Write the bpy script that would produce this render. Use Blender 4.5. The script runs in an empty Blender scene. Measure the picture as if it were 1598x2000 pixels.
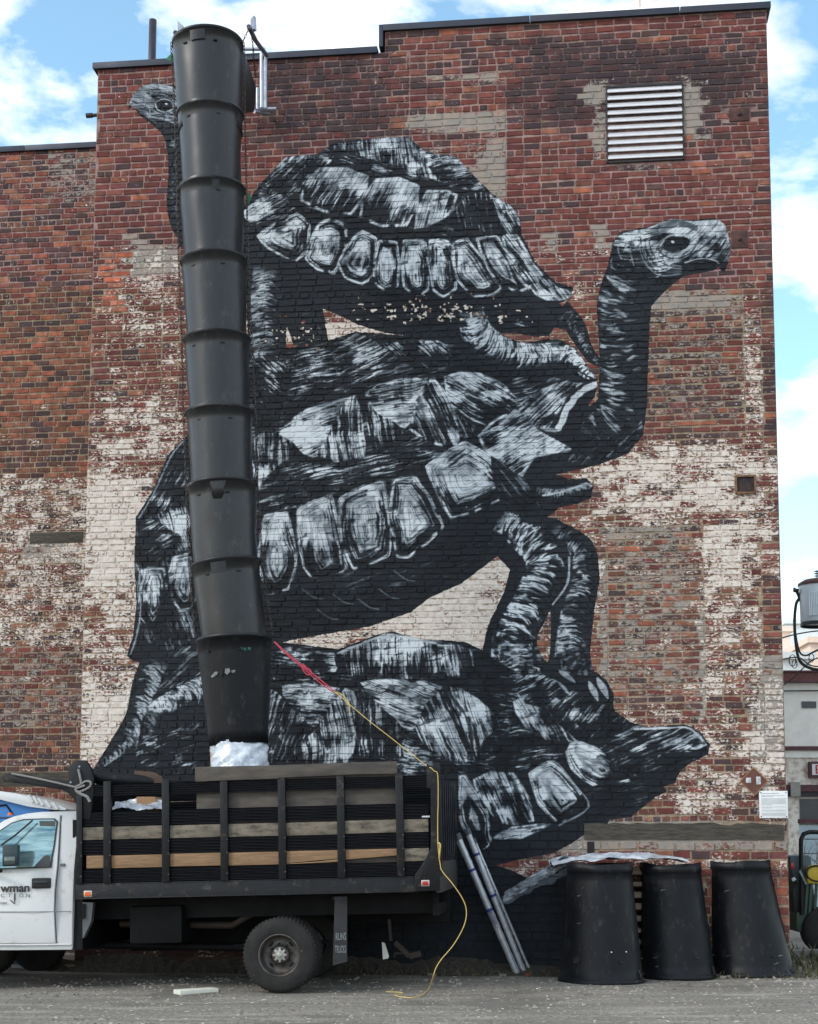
import bpy, bmesh, math, random
import numpy as np
from mathutils import Vector, Matrix, Euler
random.seed(11)
S = bpy.context.scene
R = math.radians
# ================================================================ camera
F, PX0, PY0, TH, CAMZ = 2800.0, 860.0, 1352.0, R(6.07), 1.53      # focal length and optical centre in photo pixels
cam = bpy.data.cameras.new('camera'); camo = bpy.data.objects.new('camera', cam); S.collection.objects.link(camo)
camo.location = (0, 0, CAMZ); camo.rotation_euler = (math.pi / 2 + TH, 0, 0)
cam.sensor_fit = 'VERTICAL'; cam.sensor_height = 36; cam.lens = F / 2000 * 36
cam.shift_x = (799 - PX0) / 2000; cam.shift_y = (PY0 - 1000) / 2000
cam.clip_start = .1; cam.clip_end = 6000
S.camera = camo
S.render.resolution_x = 818; S.render.resolution_y = 1024
# ================================================================ light
SUN_EL, SUN_AZ = R(35), R(240)            # sun behind thin cloud, high to the left in front of the wall
sun = bpy.data.lights.new('sun', 'SUN'); sun.energy = 1.3; sun.angle = R(12); sun.color = (1, .955, .88)
suno = bpy.data.objects.new('sun', sun); S.collection.objects.link(suno)
sd = Vector((math.sin(SUN_AZ) * math.cos(SUN_EL), math.cos(SUN_AZ) * math.cos(SUN_EL), math.sin(SUN_EL)))
suno.rotation_euler = sd.to_track_quat('Z', 'Y').to_euler()
W = bpy.data.worlds.new('World'); S.world = W; W.use_nodes = True
wn = W.node_tree; wn.nodes.clear(); wl = wn.links.new
def N(t, **k):
    n = wn.nodes.new(t)
    for a, v in k.items(): setattr(n, a, v)
    return n
out = N('ShaderNodeOutputWorld'); bg = N('ShaderNodeBackground'); bg.inputs[1].default_value = .15
sky = N('ShaderNodeTexSky'); sky.sky_type = 'NISHITA'; sky.sun_disc = False; sky.sun_elevation = SUN_EL; sky.sun_rotation = SUN_AZ
sky.air_density = 1.0; sky.dust_density = .6; sky.ozone_density = 1.4
tc = N('ShaderNodeTexCoord'); mp = N('ShaderNodeMapping'); mp.inputs['Scale'].default_value = (1, 1, 1.9); mp.inputs['Location'].default_value = (3.35, .4, 2.1)
nz = N('ShaderNodeTexNoise'); nz.inputs['Scale'].default_value = 6.5; nz.inputs['Detail'].default_value = 9; nz.inputs['Roughness'].default_value = .55; nz.inputs['Distortion'].default_value = .15
cr = N('ShaderNodeValToRGB'); cr.color_ramp.elements[0].position = .435; cr.color_ramp.elements[1].position = .56
nz2 = N('ShaderNodeTexNoise'); nz2.inputs['Scale'].default_value = 9; nz2.inputs['Detail'].default_value = 5
cc = N('ShaderNodeValToRGB'); cc.color_ramp.elements[0].color = (6.6, 6.9, 7.4, 1); cc.color_ramp.elements[1].color = (9.5, 9.6, 9.8, 1); cc.color_ramp.elements[0].position = .35; cc.color_ramp.elements[1].position = .6
mx = N('ShaderNodeMix', data_type='RGBA'); hs = N('ShaderNodeHueSaturation'); hs.inputs['Saturation'].default_value = 1.0; hs.inputs['Hue'].default_value = .48; hs.inputs['Value'].default_value = 1.7
wl(tc.outputs['Generated'], mp.inputs[0]); wl(mp.outputs[0], nz.inputs[0]); wl(mp.outputs[0], nz2.inputs[0]); wl(nz.outputs[0], cr.inputs[0]); wl(nz2.outputs[0], cc.inputs[0])
wl(sky.outputs[0], hs.inputs['Color']); wl(cr.outputs[0], mx.inputs['Factor']); wl(hs.outputs[0], mx.inputs[6]); wl(cc.outputs[0], mx.inputs[7])
wl(mx.outputs[2], bg.inputs[0]); wl(bg.outputs[0], out.inputs[0])
S.view_settings.view_transform = 'Standard'; S.view_settings.look = 'None'; S.view_settings.gamma = 1; S.view_settings.use_curve_mapping = False
S.view_settings.exposure = 0.36

# ================================================================ helpers
def ray(px, py):
    f = Vector((0, math.cos(TH), math.sin(TH))); u = Vector((0, -math.sin(TH), math.cos(TH)))
    return f + Vector((1, 0, 0)) * ((px - PX0) / F) + u * ((PY0 - py) / F)
CAM = Vector((0, 0, CAMZ))
def proj(p):
    d = Vector(p) - CAM; f = d.y * math.cos(TH) + d.z * math.sin(TH); u = -d.y * math.sin(TH) + d.z * math.cos(TH)
    return PX0 + F * d.x / f, PY0 - F * u / f
class Frame:
    """local frame of a thing: x along, y away, z up; P() turns photo pixels into a point of the plane y = y0"""
    def __init__(s, loc, rot=(0, 0, 0)):
        s.loc = Vector(loc); s.rot = Euler(rot); s.m = Matrix.Translation(s.loc) @ s.rot.to_matrix().to_4x4(); s.i = s.m.inverted()
    def P(s, px, py, y0=0.0):
        o = s.i @ CAM; d = s.i.to_3x3() @ ray(px, py); t = (y0 - o.y) / d.y; q = o + d * t; return q.x, q.z
    def V(s, px, py, y0=0.0):
        x, z = s.P(px, py, y0); return Vector((x, y0, z))
    def px(s, x, y, z): return proj(s.m @ Vector((x, y, z)))
def ground(px, py, z=0.0):
    d = ray(px, py); t = (z - CAMZ) / d.z; return CAM + d * t
def atY(px, py, Y):
    d = ray(px, py); return CAM + d * (Y / d.y)
def lin(c):
    c = [v / 255 for v in c]; return tuple(v / 12.92 if v <= .04045 else ((v + .055) / 1.055) ** 2.4 for v in c)
MATS = {}
def mat(name, rgb, rough=.6, metal=0.0, var=.18, scale=6, bump=.15, bscale=40, spec=.5, rgb2=None, stretch=(1, 1, 1), trans=0, cover=.5, coat=0, alpha=1, dirt=None):
    """procedural material: base colour broken up by two noises, fine relief"""
    if name in MATS: return MATS[name]
    m = bpy.data.materials.new(name); m.use_nodes = True; nt = m.node_tree; b = nt.nodes['Principled BSDF']; l = nt.links.new
    c = lin(rgb); c2 = lin(rgb2) if rgb2 else tuple(v * (1 - var) for v in c)
    t = nt.nodes.new('ShaderNodeTexCoord'); mp = nt.nodes.new('ShaderNodeMapping'); mp.inputs['Scale'].default_value = stretch
    n = nt.nodes.new('ShaderNodeTexNoise'); n.inputs['Scale'].default_value = scale; n.inputs['Detail'].default_value = 8; n.inputs['Roughness'].default_value = .65
    r = nt.nodes.new('ShaderNodeValToRGB'); r.color_ramp.elements[0].position = cover - .12; r.color_ramp.elements[1].position = cover + .12
    r.color_ramp.elements[0].color = (*c, 1); r.color_ramp.elements[1].color = (*c2, 1)
    l(t.outputs['Object'], mp.inputs[0]); l(mp.outputs[0], n.inputs[0]); l(n.outputs[0], r.inputs[0])
    src = r.outputs[0]
    if dirt:
        n3 = nt.nodes.new('ShaderNodeTexNoise'); n3.inputs['Scale'].default_value = dirt[1]; n3.inputs['Detail'].default_value = 9; n3.inputs['Roughness'].default_value = .75
        r3 = nt.nodes.new('ShaderNodeValToRGB'); r3.color_ramp.elements[0].position = dirt[2]; r3.color_ramp.elements[1].position = dirt[2] + .1
        mxx = nt.nodes.new('ShaderNodeMix'); mxx.data_type = 'RGBA'; mxx.inputs[7].default_value = (*lin(dirt[0]), 1)
        l(mp.outputs[0], n3.inputs[0]); l(n3.outputs[0], r3.inputs[0]); l(r3.outputs[0], mxx.inputs[0]); l(src, mxx.inputs[6]); src = mxx.outputs[2]
    l(src, b.inputs['Base Color'])
    b.inputs['Roughness'].default_value = rough; b.inputs['Metallic'].default_value = metal
    if 'Specular IOR Level' in b.inputs: b.inputs['Specular IOR Level'].default_value = spec
    if trans: b.inputs['Transmission Weight'].default_value = trans
    if coat: b.inputs['Coat Weight'].default_value = coat
    if alpha < 1: b.inputs['Alpha'].default_value = alpha
    if bump:
        n2 = nt.nodes.new('ShaderNodeTexNoise'); n2.inputs['Scale'].default_value = bscale; n2.inputs['Detail'].default_value = 6
        bp = nt.nodes.new('ShaderNodeBump'); bp.inputs['Strength'].default_value = bump; bp.inputs['Distance'].default_value = .01
        l(mp.outputs[0], n2.inputs[0]); l(n2.outputs[0], bp.inputs['Height']); l(bp.outputs[0], b.inputs['Normal'])
    rv = nt.nodes.new('ShaderNodeMapRange'); rv.inputs[3].default_value = max(rough - .12, .02); rv.inputs[4].default_value = min(rough + .15, 1)
    l(n.outputs[0], rv.inputs[0]); l(rv.outputs[0], b.inputs['Roughness'])
    MATS[name] = m; return m
LINK = S.collection.objects.link
def link(name, me, m=None, parent=None, smooth=False, loc=None, rot=None):
    o = bpy.data.objects.new(name, me); LINK(o)
    if m is not None and hasattr(me, 'materials'):
        for k in (m if isinstance(m, (list, tuple)) else [m]): me.materials.append(k)
    if parent: o.parent = parent
    if loc is not None: o.location = loc
    if rot is not None: o.rotation_euler = rot
    if smooth: me.polygons.foreach_set('use_smooth', [True] * len(me.polygons))
    return o
def tag(o, label=None, cat=None, group=None, kind=None):
    if label: o['label'] = label
    if cat: o['category'] = cat
    if group: o['group'] = group
    if kind: o['kind'] = kind
    return o
def thing(name, label, cat, loc=(0, 0, 0), rot=(0, 0, 0), group=None):
    o = bpy.data.objects.new(name, None); LINK(o); o.location = loc; o.rotation_euler = rot; o.empty_display_size = .2
    return tag(o, label, cat, group)
class MB:
    """collects verts and faces for one mesh"""
    def __init__(s): s.v = []; s.f = []; s.sm = []
    def add(s, v, f, sm=False):
        n = len(s.v); s.v += [tuple(p) for p in v]; s.f += [tuple(i + n for i in q) for q in f]; s.sm += [sm] * len(f); return s
    def box(s, x0, x1, y0, y1, z0, z1):
        v = [(x, y, z) for z in (z0, z1) for y in (y0, y1) for x in (x0, x1)]
        return s.add(v, [(0, 2, 3, 1), (4, 5, 7, 6), (0, 1, 5, 4), (2, 6, 7, 3), (0, 4, 6, 2), (1, 3, 7, 5)])
    def prism(s, pts, y0, y1, cap=True):
        """closed outline in (x, z), extruded from y0 (near) to y1"""
        n = len(pts); v = [(x, y0, z) for x, z in pts] + [(x, y1, z) for x, z in pts]
        a = sum(pts[i - 1][0] * pts[i][1] - pts[i][0] * pts[i - 1][1] for i in range(n))
        f = [(i, (i + 1) % n, n + (i + 1) % n, n + i) for i in range(n)]
        if cap: f += [tuple(range(n))[::-1], tuple(range(n, 2 * n))]
        if a < 0: f = [q[::-1] for q in f]
        f = [q[::-1] for q in f]
        return s.add(v, f)
    def bar(s, a, b, w, h=None, up=(0, 0, 1)):
        a, b = Vector(a), Vector(b); h = h or w; d = (b - a).normalized(); u = Vector(up)
        if abs(d.dot(u)) > .95: u = Vector((0, 1, 0))
        r = d.cross(u).normalized() * w / 2; u = r.cross(d).normalized() * h / 2
        v = [p + i * r + j * u for p in (a, b) for i, j in ((-1, -1), (1, -1), (1, 1), (-1, 1))]
        return s.add(v, [(0, 1, 2, 3), (7, 6, 5, 4), (0, 4, 5, 1), (1, 5, 6, 2), (2, 6, 7, 3), (3, 7, 4, 0)])
    def tube(s, pts, r, seg=8, caps=True, closed=False):
        pts = [Vector(p) for p in pts]; n = len(pts); rr = r if isinstance(r, (list, tuple)) else [r] * n
        ref = None; rings = []
        for i, p in enumerate(pts):
            if closed: d = pts[(i + 1) % n] - pts[i - 1]
            else: d = pts[min(i + 1, n - 1)] - pts[max(i - 1, 0)]
            d = d.normalized() if d.length > 1e-9 else Vector((0, 0, 1))
            if ref is None: ref = d.orthogonal().normalized()
            ref = (ref - d * ref.dot(d)); ref = ref.normalized() if ref.length > 1e-6 else d.orthogonal().normalized()
            b = d.cross(ref)
            rings.append([p + (ref * math.cos(k * 2 * math.pi / seg) + b * math.sin(k * 2 * math.pi / seg)) * rr[i] for k in range(seg)])
        v = [q for g in rings for q in g]; f = []
        m = n if closed else n - 1
        for i in range(m):
            j = (i + 1) % n
            for k in range(seg):
                k2 = (k + 1) % seg; f.append((i * seg + k, i * seg + k2, j * seg + k2, j * seg + k))
        s.add(v, f, True)
        if caps and not closed:
            s.add(rings[0], [tuple(range(seg))[::-1]]); s.add(rings[-1], [tuple(range(seg))])
        return s
    def lathe(s, prof, seg=48, origin=(0, 0, 0), axis='z', a0=0, wob=0):
        """prof: list of (radius, height)"""
        o = Vector(origin); v = []; f = []; n = len(prof)
        for i in range(seg):
            a = a0 + 2 * math.pi * i / seg; c, q = math.cos(a), math.sin(a)
            for r, h in prof:
                if axis == 'z': p = Vector((r * c, r * q, h))
                elif axis == 'y': p = Vector((r * c, h, r * q))
                else: p = Vector((h, r * c, r * q))
                v.append(o + p)
        for i in range(seg):
            j = (i + 1) % seg
            for k in range(n - 1):
                q = (i * n + k, j * n + k, j * n + k + 1, i * n + k + 1)
                f.append(q if axis != 'y' else q[::-1])
        return s.add(v, f, True)
    def build(s, name, m=None, parent=None, bevel=0, loc=None, rot=None, xf=None):
        me = bpy.data.meshes.new(name)
        v = [tuple(xf(Vector(p))) for p in s.v] if xf else s.v
        me.from_pydata(v, [], s.f); me.polygons.foreach_set('use_smooth', s.sm); me.update()
        if bevel:
            bm = bmesh.new(); bm.from_mesh(me); bmesh.ops.remove_doubles(bm, verts=bm.verts, dist=1e-5)
            es = [e for e in bm.edges if len(e.link_faces) == 2 and e.calc_face_angle(0) > .6]
            bmesh.ops.bevel(bm, geom=es, offset=bevel, segments=2, profile=.6, affect='EDGES', clamp_overlap=True)
            for fc in bm.faces: fc.smooth = True
            bm.to_mesh(me); bm.free()
            sm_by_angle(me)
        o = link(name, me, m, parent, loc=loc, rot=rot); return o
def sm_by_angle(me, ang=.6):
    bm = bmesh.new(); bm.from_mesh(me)
    for e in bm.edges:
        e.smooth = not (len(e.link_faces) == 2 and e.calc_face_angle(0) > ang)
    for f in bm.faces: f.smooth = True
    bm.to_mesh(me); bm.free()
def text_mesh(body, size, m, parent, name='lettering', bold=0.0, align='LEFT', loc=(0, 0, 0), rot=(math.pi / 2, 0, 0), sx=1.0, spacing=1.0):
    c = bpy.data.curves.new(name, 'FONT'); c.body = body; c.size = size; c.extrude = .0015; c.offset = bold; c.align_x = align; c.space_character = spacing; c.resolution_u = 4
    t = bpy.data.objects.new(name, c); LINK(t); bpy.context.view_layer.update()
    me = bpy.data.meshes.new_from_object(t.evaluated_get(bpy.context.evaluated_depsgraph_get())); bpy.data.objects.remove(t)
    o = link(name, me, m, parent, loc=loc, rot=rot); o.scale = (sx, 1, 1); return o
# ---------------------------------------------------------------- mural painted into a generated image
MW, MH = 1598, 1900
_rs = np.random.RandomState(7)
def vnoise(shape, cell, seed=0, cell_y=None):
    """smooth value noise, cell size in samples"""
    r = np.random.RandomState(seed)
    cy = cell_y or cell
    h, w = shape
    gh, gw = int(h / cy) + 3, int(w / cell) + 3
    g = r.rand(gh, gw)
    ys = np.arange(h) / cy; xs = np.arange(w) / cell
    y0 = ys.astype(int); x0 = xs.astype(int)
    fy = ys - y0; fx = xs - x0
    fy = (fy * fy * (3 - 2 * fy))[:, None]; fx = (fx * fx * (3 - 2 * fx))[None, :]
    a = g[y0][:, x0]; b = g[y0][:, x0 + 1]; c = g[y0 + 1][:, x0]; d = g[y0 + 1][:, x0 + 1]
    return (a * (1 - fx) + b * fx) * (1 - fy) + (c * (1 - fx) + d * fx) * fy
_tab = _rs.rand(256, 256)
def lnoise(a, c):
    """value noise sampled at arbitrary coordinates"""
    a0 = np.floor(a).astype(int); c0 = np.floor(c).astype(int)
    fa = a - a0; fc = c - c0
    fa = fa * fa * (3 - 2 * fa); fc = fc * fc * (3 - 2 * fc)
    t = lambda i, j: _tab[i & 255, j & 255]
    return (t(a0, c0) * (1 - fa) + t(a0 + 1, c0) * fa) * (1 - fc) + (t(a0, c0 + 1) * (1 - fa) + t(a0 + 1, c0 + 1) * fa) * fc
def smooth(x, lo, hi):
    t = np.clip((x - lo) / (hi - lo), 0, 1); return t * t * (3 - 2 * t)
CL = np.full((MH, MW), 0.018); CA = np.zeros((MH, MW))
PAPER = 0.55 * vnoise((MH, MW), 34, 3) + 0.45 * vnoise((MH, MW), 9, 4)
def curve(pts, n=5, closed=True):
    p = np.array(pts, float); N = len(p); out = []
    rng = range(N) if closed else range(N - 1)
    for i in rng:
        if closed: a, b, c, d = p[i - 1], p[i], p[(i + 1) % N], p[(i + 2) % N]
        else: a, b, c, d = p[max(i - 1, 0)], p[i], p[i + 1], p[min(i + 2, N - 1)]
        for k in range(n):
            t = k / n
            out.append(b + .5 * t * (c - a) * .9 + t * t * (a * .9 - 2.3 * b + 1.85 * c - .45 * d) * 1.0 + t ** 3 * (-.45 * a + 1.3 * b - 1.3 * c + .45 * d) if False else
                       .5 * ((2 * b) + (-a + c) * t + (2 * a - 5 * b + 4 * c - d) * t * t + (-a + 3 * b - 3 * c + d) * t ** 3))
    if not closed: out.append(p[-1])
    return np.array(out)
def bbox(p, pad=4):
    x0 = max(int(p[:, 0].min()) - pad, 0); x1 = min(int(p[:, 0].max()) + pad + 1, MW)
    y0 = max(int(p[:, 1].min()) - pad, 0); y1 = min(int(p[:, 1].max()) + pad + 1, MH)
    return x0, x1, y0, y1
def pmask(p, box):
    x0, x1, y0, y1 = box
    X, Y = np.meshgrid(np.arange(x0, x1) + .5, np.arange(y0, y1) + .5)
    m = np.zeros(X.shape, bool)
    for i in range(len(p)):
        ax, ay = p[i - 1]; bx_, by = p[i]
        if ay == by: continue
        m ^= ((ay > Y) != (by > Y)) & (X < (bx_ - ax) * (Y - ay) / (by - ay) + ax)
    return m, X, Y
def edist(p, X, Y, closed=True):
    d = np.full(X.shape, 1e9)
    for i in range(0 if closed else 1, len(p)):
        ax, ay = p[i - 1]; bx_, by = p[i]
        dx, dy = bx_ - ax, by - ay; L = dx * dx + dy * dy + 1e-9
        t = np.clip(((X - ax) * dx + (Y - ay) * dy) / L, 0, 1)
        d = np.minimum(d, (X - ax - t * dx) ** 2 + (Y - ay - t * dy) ** 2)
    return np.sqrt(d)
def blend(box, val, a):
    x0, x1, y0, y1 = box
    s = CL[y0:y1, x0:x1]; s[...] = s * (1 - a) + val * a
def silhouette(pts, sm=True):
    p = curve(pts, 4) if sm else np.array(pts, float)
    b = bbox(p); m, X, Y = pmask(p, b)
    m = m | (edist(p, X, Y) < 1.2 + 1.5 * lnoise(X / 7, Y / 7))
    x0, x1, y0, y1 = b
    CA[y0:y1, x0:x1] = np.maximum(CA[y0:y1, x0:x1], m)
    blend(b, 0.012 + .016 * PAPER[y0:y1, x0:x1], m.astype(float))
def patch(pts, mode='hatch', ang=60, tone=(.6, .0), gdir=-90, sp=3.2, ln=30, bend=0.0, edge=2.2, hi=.80, sm=2, rim=False, grow=7):
    """one scute: thresholded stretched noise reads as brush hatching; tone = (level, gradient)"""
    if mode == 'ring':
        grow += 3; q_ = []
        for i in range(len(pts)):
            a_, b_ = pts[i], pts[(i + 1) % len(pts)]; q_ += [(a_[0] * .86 + b_[0] * .14, a_[1] * .86 + b_[1] * .14), (a_[0] * .14 + b_[0] * .86, a_[1] * .14 + b_[1] * .86)]
        pts = q_; sm = 2
    p = curve(pts, sm) if sm else np.array(pts, float)
    if len(pts) > 4 and np.ptp(p[:, 0]) > 20:
        ce = p.mean(0); v = p - ce; ll = np.hypot(v[:, 0], v[:, 1])[:, None] + 1e-6; p = ce + v * (1 + grow / ll)
    b = bbox(p); m, X, Y = pmask(p, b)
    x0, x1, y0, y1 = b
    cx, cy = p.mean(0); R = max(np.ptp(p[:, 0]), np.ptp(p[:, 1])) / 2
    d = edist(p, X, Y)
    dx, dy = X - cx, Y - cy
    if mode == 'ring':
        a = (dx * .35 - dy) / ln; c = (d + 5 * lnoise(X / 21, Y / 21)) / (sp * .62)
    else:
        A = math.radians(ang); a = (dx * math.cos(A) + dy * math.sin(A)); c = (-dx * math.sin(A) + dy * math.cos(A))
        c = c + bend * a * a / R; a, c = a / (ln * 1.25), c / (sp * .62)
    w = lnoise(X / 23 + 5, Y / 23) * 2.2
    n = .60 * lnoise(a + 31.3, c + w + cx) + .25 * lnoise(a * 2.3 + 7, c * 2.1 + cy) + .15 * lnoise(X / 3.1, Y / 3.1)
    G = math.radians(gdir)
    T = tone[0] + tone[1] * (dx * math.cos(G) + dy * math.sin(G)) / R
    T = T + .25 * (PAPER[y0:y1, x0:x1] - .5)
    if mode == 'ring': T = T - .04 + .30 * smooth(d, .2 * R, .45 * R) + .22 * (-dx - dy) / R
    lf = lnoise(X / 31 + cx, Y / 22 + cy)
    T = (T - .5) * 1.15 + .40 + .42 * (lf - .5) if sum(tone) > .4 else T + .3 * (lf - .5)
    ink = smooth(T - n, -.06, .08)
    lum = hi * (.30 + .75 * PAPER[y0:y1, x0:x1] * (.55 + .75 * lf)) * (.6 + .5 * np.clip(T * 1.2, 0, 1))
    val = .016 + .05 * np.clip(T, 0, 1) * lf + ink * (lum - .03)
    if rim:
        r = smooth(d, edge, edge + 2) * (1 - smooth(d, edge + 4 + 2 * PAPER[y0:y1, x0:x1], edge + 8))
        val = np.maximum(val, r * hi * (.45 + .6 * PAPER[y0:y1, x0:x1]) * smooth(lnoise(X / 13 + 3, Y / 13), .25, .5))
    x2 = lnoise(dx / (ln * .8) + 11, (dx * .3 + dy) / (sp * .8) + 5); val = np.where((x2 > .80) & (T < .75) & (sum(tone) > .4), val * .35, val)
    fl_ = lnoise(a * 1.4 + 90, c * 2.6 + 40 + w); val = val * (1 - .72 * smooth(fl_, .52, .66) * (1.05 - .5 * np.clip(T, 0, 1)))
    fade = smooth(d, edge * (.3 + .9 * lnoise(X / 9, Y / 9)), edge + 2)
    blend(b, val, m * fade)
def limb(spine, rad, tone=.62, side=.35, sp=3.4, hi=.80, arc=.35, edge=3, dark=False):
    """tube with cross-wise wrinkles; side>0 lights the left of the running direction"""
    s = curve(spine, 8, False); r = np.interp(np.linspace(0, 1, len(s)), np.linspace(0, 1, len(rad)), rad)
    b = bbox(s, int(max(rad)) + 4); x0, x1, y0, y1 = b
    X, Y = np.meshgrid(np.arange(x0, x1) + .5, np.arange(y0, y1) + .5)
    best = np.full(X.shape, 1e9); S = np.zeros(X.shape); Dd = np.zeros(X.shape); Rr = np.ones(X.shape)
    acc = 0
    for i in range(1, len(s)):
        ax, ay = s[i - 1]; bx_, by = s[i]; dx, dy = bx_ - ax, by - ay; L = math.hypot(dx, dy) + 1e-6
        t = np.clip(((X - ax) * dx + (Y - ay) * dy) / (L * L), 0, 1)
        q = np.hypot(X - ax - t * dx, Y - ay - t * dy); rr = r[i - 1] + t * (r[i] - r[i - 1])
        k = q / rr < best
        sg = np.sign(dx * (Y - ay) - dy * (X - ax))
        best = np.where(k, q / rr, best); S = np.where(k, acc + t * L, S); Dd = np.where(k, sg * q / rr, Dd); Rr = np.where(k, rr, Rr)
        acc += L
    m = (best < 1) & (S > 0); capf = smooth(S, 0, 26)
    x_ = np.clip(Dd, -1, 1)
    c = (S + arc * Rr * (1 - x_ * x_)) / (sp * .8) + 1.5 * lnoise(X / 17, Y / 17)
    n = .7 * lnoise(c + spine[0][0], x_ * 1.7 + 9 + c * .08) + .3 * lnoise(c * 2.1, x_ * 4 + 3)
    tone_ = tone - .05
    T = tone_ - side * x_ - .35 * np.abs(x_) ** 3 + .3 * (lnoise(X / 19, Y / 19) - .5) + .25 * (PAPER[y0:y1, x0:x1] - .5)
    ink = smooth(T - n, -.05, .08)
    val = .03 + ink * (hi * (.55 + .55 * PAPER[y0:y1, x0:x1]) * (.5 + .5 * np.clip(T * 1.3, 0, 1)) - .03)
    fl_ = lnoise(c * 2.4 + 77, x_ * 3 + 5); val = val * (1 - .7 * smooth(fl_, .55, .68))
    CA[y0:y1, x0:x1] = np.maximum(CA[y0:y1, x0:x1], m)
    blend(b, val, m * capf * (1 - smooth(best, 1 - edge / max(rad), 1)))
def stroke(pts, w, val=.03, op=1.0, sm=4, rough=.5):
    p = curve(pts, sm, False) if len(pts) > 2 and sm else np.array(pts, float)
    b = bbox(p, int(w) + 4); x0, x1, y0, y1 = b
    X, Y = np.meshgrid(np.arange(x0, x1) + .5, np.arange(y0, y1) + .5)
    d = edist(p, X, Y, False)
    ww = w / 2 * (1 - rough + 2 * rough * lnoise(X / 11 + w, Y / 11))
    v = val if val < .1 else val * (.6 + .6 * PAPER[y0:y1, x0:x1])
    blend(b, v, op * (1 - smooth(d, ww - .8, ww + .8)))
def claw(x, y, dx, dy, w=8):
    p = curve([(x, y), (x + dx * .5 + dy * .18, y + dy * .5 - dx * .1), (x + dx, y + dy), (x + dx * .35 - w * .6, y + dy * .45)], 4)
    b = bbox(p); m, X, Y = pmask(p, b); x0, x1, y0, y1 = b
    blend(b, .5 * (.5 + .7 * PAPER[y0:y1, x0:x1]), m * .9)

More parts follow.
